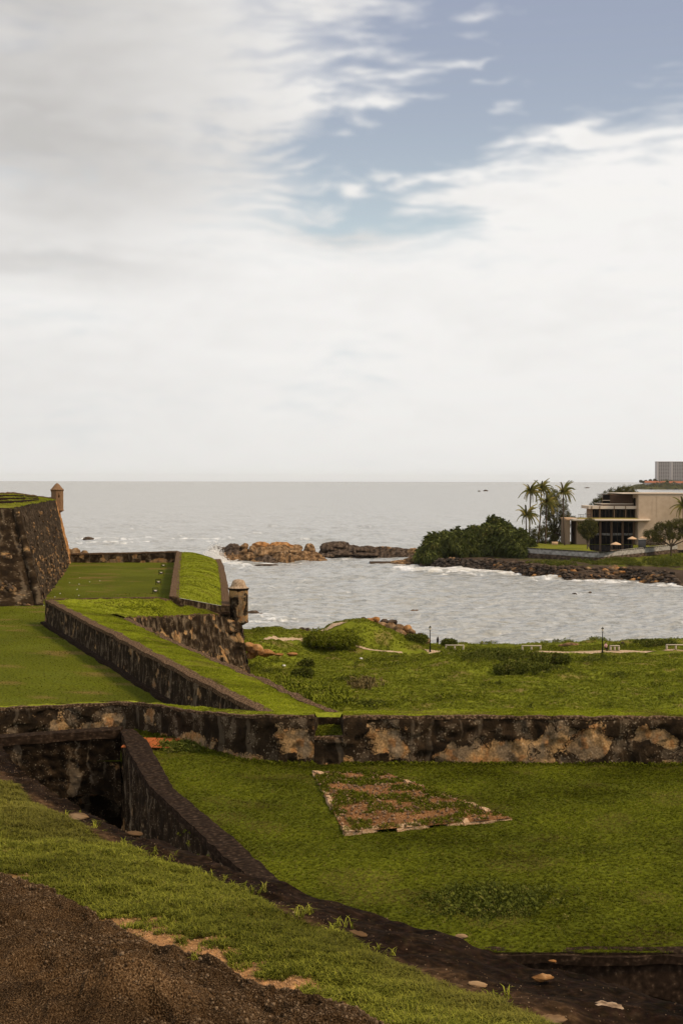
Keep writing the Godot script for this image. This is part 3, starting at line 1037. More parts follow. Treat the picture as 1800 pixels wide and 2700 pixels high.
# ---------------------------------------------------------------- outer works: ramparts with grassed tops
func build_outworks() -> void:
	# the lower courts inside the ramparts
	var left := poly([Vector3(-60, 12, -63), Vector3(-60, 12, -120), Vector3(-70, 12, -215)])
	var right := poly([Vector3(-3.2, 12, -60), Vector3(-3.4, 12, -66), Vector3(-22.5, 12, -118), Vector3(-17.5, 12, -121.5), Vector3(-15.0, 12, -125.5), Vector3(-15.2, 12, -130), Vector3(-21.5, 12, -206)])
	var grow := func(p: Vector3, _u: float, _v: float) -> Color:
		var k := 1.0 + 0.28 * nz.get_noise_2d(p.x * 0.1, p.z * 0.1)
		var bare := smooth(0.3, 0.5, nf.get_noise_2d(p.x * 0.12 + 12.0, p.z * 0.3)) * 0.5
		return (Color(0.112, 0.124, 0.011) * k).lerp(Color(0.26, 0.15, 0.06), bare)
	var court := setting("court_lawn", loft(left, right, 160, 80, wobble(0.07, 0.2), grow), M.lawn, "flat mown lawn of the lower court inside the ramparts", "lawn")
	court.name = "court_lawn"
	var t1 := sow(left, right, 60000, "lawn", Vector2(0.6, 1.15), wobble(0.07, 0.2), func(p: Vector3, _u: float, _v: float) -> bool: return p.z > -150 and p.x > p.z * 0.27)
	tag(scatter("court_grass", M.lawn_tuft, M.blade, t1), "short mown grass blades on the lower court", "grass", "", "stuff")

	# long rampart running from the cross wall to the far corner
	var inner := meander(poly([on_y(700, 1886, 13.95), on_y(682, 1877, 13.95), on_y(495, 1780, 13.95), on_y(300, 1677, 13.95), on_y(121, 1583, 13.95)]), 0.16)
	var outer := meander(poly([on_y(930, 1893, 13.4), on_y(889, 1876, 13.4), on_y(815, 1847, 13.4), on_y(661, 1775, 13.4), on_y(574, 1740, 13.4), on_y(487, 1699, 13.4), on_y(413, 1667, 13.4), on_y(341, 1630, 13.4)]), 0.3)
	var r := thing("long_rampart", "long rampart with grass top and dark streaked inner face beside the court lawn", "rampart")
	var inner2 := offset(inner, 0.62)
	var outer2 := offset(outer, -0.5)
	obj("inner_face", loft(drop(inner, Vector3(0, -0.05, 0)), to_level(inner, 11.6, Vector3(-0.12, 0, 0.05)), 120, 10, bulge(0.05, 0.9, Vector3(-1, 0, 0.3))), M.streaked_plaster, r)
	obj("coping", slab(drop(inner, Vector3(-0.08, 0.06, 0)), drop(inner2, Vector3(0, 0.04, 0)), 0.22, 120, 0.05), M.coping, r)
	var base := to_level(offset(inner, -0.05), 12.22)
	obj("plinth", slab(offset(base, -0.4), base, 0.5, 90, 0.06), M.dark_coping, r)
	var hump := func(p: Vector3, _u: float, v: float) -> Vector3:
		return p + Vector3(0, 0.10 * sin(v * PI) + 0.10 * nz.get_noise_3dv(p * 0.35) * sin(v * PI), 0)
	var topc := func(p: Vector3, _u: float, _v: float) -> Color:
		var k := 1.0 + 0.22 * nz.get_noise_2d(p.x * 0.2, p.z * 0.2)
		return Color(0.245, 0.27, 0.02) * k
	obj("grass_top", loft(inner2, outer2, 120, 16, hump, topc), M.lawn, r)
	obj("outer_coping", slab(drop(outer2, Vector3(0, 0.04, 0)), drop(outer, Vector3(0, 0.03, 0)), 0.25, 140, 0.09), M.coping, r)
	obj("outer_face", loft(drop(outer, Vector3(0, -0.1, 0)), to_level(outer, 3.5, Vector3(1.4, 0, 0.3)), 80, 20, bulge(0.12, 0.6, Vector3(1, 0, 0))), M.rubble_plaster, r)
	var inner_far := inner[inner.size() - 1]
	obj("end_face", loft(poly([inner_far + Vector3(-0.02, 0, 0), inner_far + Vector3(0.3, -0.05, -0.6)]), poly([inner_far + Vector3(-0.1, -2.3, 0), inner_far + Vector3(0.3, -2.3, -0.6)]), 4, 6), M.streaked_plaster, r)
	var t2 := sow(inner2, outer2, 40000, "bright", Vector2(0.55, 1.15), hump, none, 0.05)
	tag(scatter("rampart_grass", M.lawn_tuft, M.blade, t2), "bright short grass on top of the long rampart", "grass", "", "stuff")

	# flank: turns back from the far corner to the turret
	var p1 := inner_far
	var p5 := outer[outer.size() - 1]
	var back := poly([p1 + Vector3(0.35, 0.0, -0.1), on_y(270, 1579, 13.93), on_y(418, 1577, 13.9), on_d(452, 1584, 126.0), on_d(520, 1604, 128.5), on_d(577, 1620, 131.0)])
	var front := poly([p5 + Vector3(0.1, 0.0, -0.1), on_d(380, 1627, 114.5), on_d(409, 1628, 117.0), on_d(476, 1623, 122.5), on_d(562, 1619, 129.5), on_d(577, 1622, 131.0)])
	var fl := thing("flank_rampart", "short rampart running to the round turret, grass top, broken stained face", "rampart")
	obj("grass_top", loft(back, front, 70, 24, wobble(0.16, 0.45), topc), M.lawn, fl)
	obj("stone_edge", slab(offset(drop(back, Vector3(0, 0.08, 0)), -0.3), offset(drop(back, Vector3(0, 0.08, 0)), 0.1), 0.3, 60, 0.06), M.coping, fl)
	obj("inner_face", loft(offset(back, -0.25), to_level(offset(back, -0.25), 11.6), 40, 6), M.streaked_plaster, fl)
	obj("outer_coping", slab(drop(offset(front, -0.45), Vector3(0, 0.07, 0)), drop(front, Vector3(0, 0.06, 0)), 0.3, 60, 0.14), M.coping, fl)
	var ftop := front.duplicate()
	ftop.append(on_d(600, 1632, 132.4))
	ftop.append(on_d(636, 1640, 133.0))
	var fbot := PackedVector3Array()
	for i in ftop.size():
		fbot.append(Vector3(ftop[i].x + 1.35, 3.0, ftop[i].z + 1.2))
	fbot[fbot.size() - 1] = on_d(672, 1800, 132.0)
	fbot[fbot.size() - 1].y = 3.0
	obj("outer_face", loft(ftop, fbot, 110, 60, bulge(0.34, 0.55, Vector3(0.5, 0, 0.86))), M.rubble_plaster, fl)
	var ret_top := poly([ftop[ftop.size() - 1], on_d(601, 1560, 150.0)])
	ret_top[1].y = 10.9
	var ret_bot := poly([fbot[fbot.size() - 1], ret_top[1] + Vector3(1.4, -9.5, 0)])
	obj("seaward_face", loft(ret_top, ret_bot, 90, 30, bulge(0.3, 0.6, Vector3(1, 0, 0.2))), M.rubble_plaster, fl)
	var t3 := sow(back, front, 9000, "bright", Vector2(0.7, 1.5), wobble(0.16, 0.45))
	tag(scatter("flank_grass", M.lawn_tuft, M.blade, t3), "rough grass on top of the flank rampart by the turret", "grass", "", "stuff")

	# seaward rampart beyond the turret
	var si := poly([on_d(447, 1573, 125.5), on_d(458, 1500, 165.0), on_d(466, 1454, 205.0)])
	var so := poly([on_d(606, 1597, 133.0), on_d(600, 1545, 152.0), on_d(590, 1500, 181.0), on_d(582, 1475, 201.0)])
	so[1].y = 12.85
	so[2].y = 13.0
	var sr := thing("seaward_rampart", "wide seaward rampart with bright sloping grass top and stone edges beyond the turret", "rampart")
	var si2 := poly([on_d(472, 1576, 125.9), on_d(475, 1501, 165.0), on_d(480, 1456, 205.0)])
	var so2 := offset(so, -0.75)
	obj("coping", slab(drop(si, Vector3(0, 0.05, 0)), drop(si2, Vector3(0, 0.04, 0)), 0.3, 130, 0.10), M.coping, sr)
	var swell := func(p: Vector3, u: float, v: float) -> Vector3:
		return p + Vector3(0, (0.35 * sin(v * PI) + 0.30 * nz.get_noise_3dv(p * Vector3(0.10, 0.1, 0.16))) * smooth(0.0, 0.1, v) * smooth(1.0, 0.9, v) * smooth(0.0, 0.1, u), 0)
	obj("grass_top", loft(si2, so2, 120, 36, swell, topc), M.lawn, sr)
	obj("outer_coping", slab(drop(so2, Vector3(0, 0.04, 0)), drop(so, Vector3(0, 0.02, 0)), 0.3, 120, 0.10), M.coping, sr)
	obj("inner_face", loft(drop(si, Vector3(0, -0.1, 0)), to_level(si, 11.6, Vector3(-0.15, 0, 0)), 60, 6), M.streaked_plaster, sr)
	obj("outer_face", loft(drop(so, Vector3(0, -0.1, 0)), to_level(so, 1.0, Vector3(1.5, 0, 0)), 60, 12), M.rubble_plaster, sr)
	var ea := poly([si[0], si2[0], so2[0], so[0]])
	obj("end_wall", loft(drop(ea, Vector3(0, -0.02, 0.02)), to_level(ea, 10.4, Vector3(0.1, 0, 0.25)), 40, 10, bulge(0.08, 0.8, Vector3(0, 0, 1))), M.pit_plaster, sr)
	var band := drop(ea, Vector3(0, -0.55, 0.12))
	obj("string_course", slab(drop(band, Vector3(0, 0, -0.1)), drop(band, Vector3(0, -0.02, 0.22)), 0.22, 40, 0.04), M.dark_coping, sr)
	var t4 := sow(si2, so2, 16000, "bright", Vector2(0.7, 1.5), swell, none, 0.05)
	tag(scatter("seaward_grass", M.lawn_tuft, M.blade, t4), "bright grass on top of the seaward rampart", "grass", "", "stuff")

	# end wall of the court and its firing step
	var wt := poly([on_d(186, 1461, 204.5), on_d(330, 1459, 205.0), on_d(467, 1455, 205.5)])
	var w := thing("court_end_wall", "low weathered parapet wall closing the far end of the court against the sea", "wall")
	obj("wall_face", loft(wt, to_level(wt, 11.7, Vector3(0, 0, 0.1)), 70, 12, bulge(0.05, 0.9, Vector3(0, 0, 1))), M.old_plaster, w)
	obj("coping", slab(drop(wt, Vector3(0, 0.08, 0.08)), drop(wt, Vector3(0, 0.1, -0.9)), 0.2, 60, 0.05), M.coping, w)
	obj("back_face", loft(drop(wt, Vector3(0, 0, -0.85)), drop(wt, Vector3(0, -6, -1.2)), 20, 2), M.rubble_plaster, w)
	var fs := poly([on_d(188, 1490, 201.0), on_d(411, 1490, 201.0)])
	var fst := thing("firing_step", "low dark stone step along the foot of the court end wall", "step")
	obj("step", slab(drop(fs, Vector3(0, 0, -1.2)), fs, 0.8, 40, 0.05), M.dark_coping, fst)
	obj("stone_lip", slab(drop(fs, Vector3(0, 0.05, -0.5)), drop(fs, Vector3(0, 0.04, 0.05)), 0.08, 40, 0.03), M.coping, fst)

	turret("round_turret", "round domed stone sentry turret on the corner of the flank rampart", on_d(629, 1641, 134.6), 0.9, 4.1, 24, false)
	turret("sentry_turret", "eight-sided sentry turret with a conical red cap on the great rampart", on_d(151.5, 1347, 205.5), 0.9, 4.02, 8, true)

func turret(called: String, label: String, at: Vector3, r: float, h: float, sides: int, octo: bool) -> void:
	var t := thing(called, label, "turret", at)
	var hb := h * (0.745 if octo else 0.775)
	var thick := 0.24
	var n := 96
	var rows := [0.0, 0.3, hb * 0.42, hb * 0.62, hb * 0.66, hb * 0.75, hb * 0.9, hb]
	# openings: [angle, half width, from row, to row]; angle 0 faces east, 90 degrees faces the camera
	var open := []
	if octo:
		open = [[deg_to_rad(163.0), 0.36, 2, 6], [deg_to_rad(62.0), 0.1, 4, 5]]
	else:
		for a in [58.0, 92.0, 124.0, 24.0, 160.0, -40.0]:
			open.append([deg_to_rad(a), 0.035, 3, 5])
	var v := PackedVector3Array()
	var uv := PackedVector2Array()
	var idx := PackedInt32Array()
	var add := func(a: Vector3, b: Vector3, c: Vector3, d: Vector3) -> void:
		var q := v.size()
		for p in [a, b, c, d]:
			v.append(p)
			uv.append(Vector2(atan2(p.z, p.x), h - p.y))
		idx.append_array([q, q + 1, q + 2, q, q + 2, q + 3])
	var rim := func(k: int, rad: float, y: float) -> Vector3:
		var a := TAU * k / n
		var rr := rad
		if octo:
			var seg := TAU / 8
			rr = rad * cos(seg / 2) / cos(fposmod(a, seg) - seg / 2)
		return Vector3(cos(a) * rr, y, sin(a) * rr)
	var is_open := func(k: int, j: int) -> bool:
		var a := TAU * (k + 0.5) / n
		for o in open:
			if absf(angle_difference(a, o[0])) < o[1] and j >= o[2] and j < o[3]:
				return true
		return false
	for k in n:
		for j in rows.size() - 1:
			if is_open.call(k, j):
				for s in [-1, 1]:
					if not is_open.call((k + s + n) % n, j):
						var e := k if s < 0 else k + 1
						add.call(rim.call(e, r, rows[j]), rim.call(e, r, rows[j + 1]), rim.call(e, r - thick, rows[j + 1]), rim.call(e, r - thick, rows[j]))
				if not is_open.call(k, j - 1):
					add.call(rim.call(k, r, rows[j]), rim.call(k + 1, r, rows[j]), rim.call(k + 1, r - thick, rows[j]), rim.call(k, r - thick, rows[j]))
				if not is_open.call(k, j + 1):
					add.call(rim.call(k, r, rows[j + 1]), rim.call(k + 1, r, rows[j + 1]), rim.call(k + 1, r - thick, rows[j + 1]), rim.call(k, r - thick, rows[j + 1]))
				continue
			add.call(rim.call(k, r, rows[j]), rim.call(k, r, rows[j + 1]), rim.call(k + 1, r, rows[j + 1]), rim.call(k + 1, r, rows[j]))
			add.call(rim.call(k, r - thick, rows[j]), rim.call(k + 1, r - thick, rows[j]), rim.call(k + 1, r - thick, rows[j + 1]), rim.call(k, r - thick, rows[j + 1]))
	obj("body", make(v, idx, uv, PackedColorArray(), false), M.red_lime if octo else M.turret_plaster, t)
	var sd := 8 if octo else 32
	var k8 := 1.0 / cos(PI / 8) if octo else 1.0
	var cap: Material = M.red_lime if octo else M.dome
	obj("cornice", lathe([Vector2(r - 0.3, hb - 0.12), Vector2(r + 0.02, hb - 0.12), Vector2(r + 0.07, hb - 0.02), Vector2(r + 0.1, hb + 0.04), Vector2(r + 0.1, hb + 0.1), Vector2(r - 0.1, hb + 0.14)], sd), M.dark_coping if not octo else M.red_lime, t)
	var dome: Array
	if octo:
		dome = [Vector2(r + 0.03, hb + 0.1), Vector2(r * 0.82, hb + 0.3), Vector2(r * 0.62, hb + 0.52), Vector2(r * 0.44, hb + 0.74), Vector2(r * 0.26, hb + 0.9), Vector2(r * 0.1, hb + 0.98), Vector2(0.0, h)]
	else:
		dome = [Vector2(r + 0.09, hb + 0.1), Vector2(r * 0.92, hb + 0.17), Vector2(r * 0.80, hb + 0.3), Vector2(r * 0.735, hb + 0.45), Vector2(r * 0.69, hb + 0.6), Vector2(r * 0.60, hb + 0.75), Vector2(r * 0.42, hb + 0.87), Vector2(r * 0.2, h - 0.02), Vector2(0.0, h)]
	obj("dome", lathe(dome, 24 if octo else 32), cap, t)
	obj("base_ring", lathe([Vector2(0.0, -0.32), Vector2(r * 0.5, -0.25), Vector2(r * 0.86, -0.08), Vector2(r + 0.05, 0.02), Vector2(r + 0.06, 0.12), Vector2(r + 0.01, 0.2), Vector2(0.0, 0.22)], 32), M.red_lime if octo else M.turret_plaster, t)

# ---------------------------------------------------------------- the great rampart
func build_great_wall() -> void:
	var t := thing("great_rampart", "tall battered rubble rampart with a grassed terraced top rising over the court", "rampart")
	var base := poly([on_y(-260, 1611, 11.8), on_y(0, 1605, 11.8), on_y(106, 1601, 11.8), on_y(150, 1546, 11.8), on_y(186, 1491, 11.8), on_d(193, 1489, 208.0)])
	var top := poly([on_d(-330, 1340, 139.0), on_d(0, 1341, 139.5), on_d(42, 1340, 139.5), on_d(105, 1327, 170.0), on_d(147, 1318.5, 202.0), on_d(152, 1320, 211.0)])
	# each face has its own sharp corner
	for i in base.size() - 1:
		var a := poly([top[i], top[i + 1]])
		var b := poly([base[i], base[i + 1]])
		var n := (b[1] - b[0]).cross(Vector3.UP).normalized() * -1.0
		obj("rubble_face", loft(a, b, 46, 60, bulge(0.13, 0.7, n)), M.great_rubble if i < 4 else M.orange_rock, t)  # seaward return in orange: its sunlit look is painted into the material
	# corner quoin
	obj("quoin", tube(poly([top[2] + Vector3(0, -0.15, 0), top[2].lerp(base[2], 0.5) + Vector3(0.05, 0, 0.05), base[2]]), 0.32, 0.42, 7), M.great_rubble, t)
	# stones that stand proud of the mortar
	var tones := [M.rock, M.dark_rock, M.dark_rock, M.rock]
	var count := 0
	for i in 1200:
		var s := rng.randi_range(1, 3)
		var u := rng.randf()
		var w := pow(rng.randf(), 0.7)
		var p := top[s].lerp(top[s + 1], u).lerp(base[s].lerp(base[s + 1], u), w)
		if nz.get_noise_3dv(p * 0.28) + 0.45 * w < (0.33 if s > 1 else 0.5) or count >= 280 or w > 0.985 or w < 0.06:
			continue
		count += 1
		var n := (base[s + 1] - base[s]).cross(Vector3.UP).normalized() * -1.0
		var o := rock_at("stone", p - n * 0.05, Vector3(1, 1, 1), tones[rng.randi() % 4], t, false)
		var sz := rng.randf_range(0.10, 0.24)
		o.basis = Basis.looking_at(n + Vector3(0, 0.2, 0), Vector3.UP) * Basis(Vector3.BACK, rng.randf_range(-0.5, 0.5)) * Basis.from_scale(Vector3(sz * 1.1, sz * 1.25, 0.17))
	# grassed top rising to the back, with stone edges of its terraces
	var backline := poly([on_d(-330, 1300, 185.0), on_d(0, 1303, 185.0), on_d(40, 1302.5, 190.0), on_d(100, 1311, 204.0), on_d(143, 1316.5, 210.0), on_d(152, 1319, 211.0)])
	var tc := func(p: Vector3, _u: float, _v: float) -> Color:
		var k := 1.0 + 0.3 * nz.get_noise_2d(p.x * 0.3, p.z * 0.12)
		return Color(0.22, 0.215, 0.03) * k
	obj("grass_top", loft(top, backline, 80, 40, wobble(0.12, 0.3), tc), M.lawn, t)
	for f in [0.0, 0.3, 0.55, 0.8, 1.0]:
		var ln := PackedVector3Array()
		for i in top.size():
			ln.append(top[i].lerp(backline[i], f) + Vector3(0, 0.05 if f == 0.0 else 0.22, 0))
		if f > 0.0 and f < 1.0:
			ln = poly([ln[0], ln[1], ln[2].lerp(ln[3], 0.3), ln[3]])
		obj("terrace_edge", slab(offset(ln, -0.28), ln, 0.45, 60, 0.14), M.dark_coping if f < 1.0 else M.coping, t)
	var gp := sow(top, backline, 9000, "bright", Vector2(0.8, 1.8), wobble(0.12, 0.3))
	tag(scatter("great_rampart_grass", M.lawn_tuft, M.blade, gp), "grass growing on the terraces of the great rampart", "grass", "", "stuff")

# ---------------------------------------------------------------- near court: cross wall, lawn, sunken passage
func build_near_court() -> void:
	var L := 13.0
	var fl := [[-120, 1872, 62.5], [0, 1868, 62.5], [180, 1860, 62.7], [300, 1854, 62.7], [345, 1853, 62.5], [420, 1861, 61.0], [505, 1875, 58.8], [574, 1881, 57.0], [640, 1886, 55.8], [720, 1888, 55.2], [828, 1889, 55.0]]
	var fr := [[905, 1889, 55.0], [1100, 1889, 55.0], [1360, 1890, 55.0], [1800, 1892, 55.0], [2050, 1893, 55.0]]
	var kl := [[-120, 1866, 63.6], [0, 1862, 63.6], [180, 1854, 63.8], [300, 1848, 63.8], [345, 1848, 63.6], [420, 1855, 63.0], [505, 1863, 62.0], [574, 1868, 61.0], [640, 1874, 59.8], [720, 1877, 59.0], [828, 1877, 58.5]]
	var kr := [[905, 1877, 58.5], [1100, 1876, 58.5], [1300, 1871, 58.8], [1500, 1870, 58.8], [1800, 1874, 58.5], [2050, 1875, 58.5]]
	var dline := func(a: Array) -> PackedVector3Array:
		var r := PackedVector3Array()
		for p in a:
			r.append(on_d(p[0], p[1], p[2]))
		return r
	var fL: PackedVector3Array = dline.call(fl)
	var fR: PackedVector3Array = dline.call(fr)
	var kL: PackedVector3Array = dline.call(kl)
	var kR: PackedVector3Array = dline.call(kr)
	var w := thing("cross_wall", "thick old cross wall of peeling plaster with a grass top and a gun opening", "wall")
	var rough := func(p: Vector3, _u: float, v: float) -> Vector3:
		var k := nz.get_noise_2d(p.x * 0.55, p.y * 0.8)
		var f := nf.get_noise_2d(p.x * 2.0, p.y * 2.0)
		return p + Vector3(0, 0, (0.10 * smooth(-0.05, 0.1, k) + 0.04 * f) * smooth(0.0, 0.1, v))
	uv_start = 0.0
	obj("plaster_face", loft(fL, to_level(fL, L - 0.3, Vector3(0, 0, 0.12)), 220, 26, rough), M.old_plaster, w)
	uv_start = 17.0
	obj("plaster_face", loft(fR, to_level(fR, L - 0.3, Vector3(0, 0, 0.12)), 260, 26, rough), M.old_plaster, w)
	uv_start = 0.0
	# gun opening: sill, cheeks, back
	var s0 := on_d(828, 1945, 55.0)
	var s1 := on_d(905, 1945, 55.0)
	var sill := poly([s0, s1])
	uv_start = 14.0
	obj("sill_face", loft(sill, to_level(sill, L - 0.3, Vector3(0, 0, 0.1)), 40, 20, rough), M.old_plaster, w)
	uv_start = 0.0
	obj("sill", slab(drop(sill, Vector3(0, 0.03, -0.35)), drop(sill, Vector3(0, 0.03, 0.06)), 0.1, 16, 0.05), M.coping, w)
	var bk := poly([s0 + Vector3(0.12, 0.12, -2.0), s1 + Vector3(-0.12, 0.12, -2.0)])
	obj("grass_sill", loft(bk, drop(sill, Vector3(0, 0, -0.3)), 16, 16, wobble(0.08, 1.5), func(_p, _u, _v) -> Color: return Color(0.14, 0.15, 0.018)), M.lawn, w)
	var f0 := fL[fL.size() - 1]
	var f1 := fR[0]
	var b0 := Vector3(bk[0].x, kL[kL.size() - 1].y + 0.03, bk[0].z)
	var b1 := Vector3(bk[1].x, kR[0].y + 0.03, bk[1].z)
	obj("cheek", loft(poly([f0, b0]), poly([s0 + Vector3(0, -0.2, 0), bk[0] + Vector3(0, -0.2, 0)]), 12, 8), M.pit_plaster, w)
	obj("cheek", loft(poly([f1, b1]), poly([s1 + Vector3(0, -0.2, 0), bk[1] + Vector3(0, -0.2, 0)]), 12, 8), M.pit_plaster, w)
	obj("opening_back", loft(poly([b0, b1]), poly([bk[0] + Vector3(0, -0.2, 0), bk[1] + Vector3(0, -0.2, 0)]), 12, 8), M.pit_plaster, w)
	var tint := func(p: Vector3, _u: float, _v: float) -> Color:
		var k := 1.0 + 0.2 * nz.get_noise_2d(p.x * 0.4, p.z * 0.4)
		return Color(0.245, 0.27, 0.02) * k
	var lip := func(f: PackedVector3Array, k: PackedVector3Array) -> PackedVector3Array:
		var r := PackedVector3Array()
		for i in f.size():
			r.append(f[i].lerp(k[i], minf(0.3 / f[i].distance_to(k[i]), 0.5)))
		return r
	var lL: PackedVector3Array = lip.call(fL, kL)
	var lR: PackedVector3Array = lip.call(fR, PackedVector3Array([kR[0], kR[1], kR[2], kR[4], kR[5]]))
	obj("coping", slab(drop(lL, Vector3(0, 0.04, 0)), drop(fL, Vector3(0, 0.03, 0.05)), 0.12, 200, 0.06), M.coping, w)
	obj("coping", slab(drop(lR, Vector3(0, 0.04, 0)), drop(fR, Vector3(0, 0.03, 0.05)), 0.12, 200, 0.06), M.coping, w)
	var mv := wobble(0.07, 0.7)
	obj("grass_top", loft(kL, lL, 160, 10, mv, tint), M.lawn, w)
	obj("grass_top", loft(kR, lR, 160, 10, mv, tint), M.lawn, w)
	obj("grass_top", loft(poly([kL[kL.size() - 1], kR[0]]), poly([b0, b1]), 10, 4, mv, tint), M.lawn, w)
	obj("outer_face", loft(kL, to_level(kL, 11.5, Vector3(0, 0, -0.3)), 60, 4), M.streaked_plaster, w)
	obj("outer_face", loft(poly([kL[kL.size() - 1], kR[0], kR[2], kR[5]]), to_level(poly([kL[kL.size() - 1], kR[0], kR[2], kR[5]]), 4.5, Vector3(0, 0, -1.0)), 60, 8), M.rubble_plaster, w)
	var g := sow(kR, lR, 17000, "bright", Vector2(0.5, 1.1), mv, none, 0.03)
	g.append_array(sow(kL, lL, 8000, "bright", Vector2(0.45, 0.9), mv, func(_p: Vector3, u: float, _v: float) -> bool: return u > 0.5))
	g.append_array(sow(bk, drop(sill, Vector3(0, 0, -0.3)), 500, "lawn", Vector2(0.7, 1.3), wobble(0.08, 1.5)))
	tag(scatter("wall_top_grass", M.lawn_tuft, M.blade, g), "bright tufted grass along the top of the cross wall", "grass", "", "stuff")

	# sunken passage: cap wall on its lawn side, back wall, floor
	var capR := poly([on_y(352, 1921, 13.3), on_y(390, 1954, 13.3), on_y(455, 2075, 13.3), on_y(530, 2140, 13.3), on_y(611, 2204, 13.3), on_y(720, 2305, 13.3), on_y(830, 2420, 13.3)])
	var capL := poly([on_y(317, 1923, 13.3), on_y(345, 1990, 13.3), on_y(395, 2071, 13.3), on_y(487, 2158, 13.3), on_y(583, 2250, 13.3), on_y(666, 2318, 13.3), on_y(760, 2420, 13.3)])
	var pw := thing("passage_wall", "blackened retaining wall with a broad flat cap along the sunken passage", "wall")
	obj("cap", slab(capL, capR, 0.28, 120, 0.05), M.dark_coping, pw)
	obj("streaked_face", loft(drop(capL, Vector3(0.06, -0.25, 0)), to_level(capL, 8.2, Vector3(0.1, 0, 0)), 110, 30, bulge(0.10, 0.8, Vector3(-0.9, 0, 0.3))), M.pit_plaster, pw)
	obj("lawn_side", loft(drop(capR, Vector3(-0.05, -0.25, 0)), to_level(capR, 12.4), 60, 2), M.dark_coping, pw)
	var bt := poly([on_y(318, 1926, 13.3), on_y(160, 1936, 13.3), on_y(0, 1948, 13.3), on_y(-160, 1959, 13.3)])
	var bw := thing("passage_back_wall", "dark mouldy back wall of the sunken passage with a low vault under it", "wall")
	obj("coping", slab(drop(bt, Vector3(0, 0.05, 0.1)), drop(bt, Vector3(0, 0.06, -0.75)), 0.35, 60, 0.06), M.dark_coping, bw)
	var bb := poly([on_d(320, 2128, 61.0), on_d(300, 2112, 61.0), on_d(270, 2098, 61.0), on_d(236, 2092, 60.8), on_d(205, 2100, 60.5), on_d(170, 2103, 60.2), on_d(140, 2110, 60.2), on_d(60, 2180, 59.8), on_d(-160, 2180, 58.5)])
	obj("stained_face", loft(drop(bt, Vector3(0, -0.2, 0)), bb, 90, 34, bulge(0.16, 0.7, Vector3(0, 0, 1))), M.pit_plaster, bw)
	obj("vault", loft(bb, drop(bb, Vector3(0, 0.2, -5.0)), 40, 4), M.rubble_plaster, bw)
	obj("vault_back", loft(drop(bb, Vector3(0, 0.2, -5.0)), to_level(bb, 8.0, Vector3(0, 0, -5.0)), 20, 2), M.rubble_plaster, bw)
	var pf := poly([Vector3(-40, 8.3, -8), Vector3(-40, 8.3, -68)])
	setting("passage_floor", loft(pf, drop(pf, Vector3(38, 0, 0)), 40, 20, wobble(0.15, 0.5), func(_p, _u, _v) -> Color: return Color(0.12, 0.085, 0.055)), M.ledge, "dark earth floor of the sunken passage", "floor")

	# lawn of the near court
	var la := PackedVector3Array([Vector3(capR[6].x, L, -32.9)])
	for i in range(6, -1, -1):
		if capR[i].z < -33.5:
			la.append(Vector3(capR[i].x, L, capR[i].z))
	la.append(Vector3(-9.4, L, -62.2))
	var lb := poly([Vector3(30, L, -32.9), Vector3(30, L, -45), Vector3(30, L, -56.5)])
	var tl := func(p: Vector3, _u: float, _v: float) -> Color:
		var k := 0.9 + 0.5 * nz.get_noise_2d(p.x * 0.16 + 3.0, p.z * 0.16)
		return Color(0.104, 0.115, 0.010) * k
	setting("near_lawn", loft(la, lb, 130, 130, wobble(0.09, 0.22), tl), M.lawn, "dark green lawn between the parapet and the cross wall", "lawn")
	var ln := poly([Vector3(-3, L, -32.9), Vector3(30, L, -32.9)])
	var rf := thing("ditch_wall", "blackened ditch wall holding up the edge of the near lawn", "wall")
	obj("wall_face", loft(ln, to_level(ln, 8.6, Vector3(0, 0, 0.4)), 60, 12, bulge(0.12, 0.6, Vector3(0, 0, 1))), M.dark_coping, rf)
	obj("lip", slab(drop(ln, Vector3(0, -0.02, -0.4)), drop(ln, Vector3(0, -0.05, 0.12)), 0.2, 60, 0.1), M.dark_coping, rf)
	setting("ditch_floor", loft(poly([Vector3(-2, 8.6, -6), Vector3(-2, 8.6, -33.3)]), poly([Vector3(34, 8.6, -6), Vector3(34, 8.6, -33.3)]), 20, 20, wobble(0.2, 0.4), func(_p, _u, _v) -> Color: return Color(0.12, 0.085, 0.055)), M.ledge, "dark earth floor of the ditch below the parapet", "ground")
	# tufts, thinner over the old foundation
	foundation = poly([on_y(826, 2042, L), on_y(1012, 2042, L), on_y(1351, 2164, L), on_y(906, 2202, L)])
	var fp := PackedVector2Array()
	for p in foundation:
		fp.append(Vector2(p.x, p.z))
	var keep := func(p: Vector3, _u: float, _v: float) -> bool:
		if p.x > 17.0:
			return false
		if Geometry2D.is_point_in_polygon(Vector2(p.x, p.z), fp):
			return false
		return true
	var t := sow(la, lb, 135000, "lawn", Vector2(0.55, 1.15), wobble(0.09, 0.22), keep)
	tag(scatter("near_lawn_grass", M.lawn_tuft, M.blade, t), "short thick grass of the near lawn", "grass", "", "stuff")
	# ragged weeds at the wall's foot and a creeping patch on the lawn
	var weeds := []
	for i in 2600:
		var u := rng.randf()
		var p := resample_at(fR if rng.randf() < 0.6 else fL, u)
		p = Vector3(p.x, L, p.z + 0.15 + absf(rng.randfn()) * 0.22)
		if p.x > -9.0:
			weeds.append([spin(p, rng.randf_range(0.25, 0.7)), green("lawn")])
	for i in 5000:
		var p := Vector3(rng.randf_range(-7.0, 15.0), L, -rng.randf_range(33.5, 55.0))
		if nz.get_noise_2d(p.x * 0.35 + 60.0, p.z * 0.35) > 0.12 and not Geometry2D.is_point_in_polygon(Vector2(p.x, p.z), fp) and p.x > -2.0 - (-p.z - 33.0) * 0.28:
			weeds.append([spin(p + Vector3(0, 0.02, 0), rng.randf_range(0.15, 0.34)), green("lawn") * 1.15])
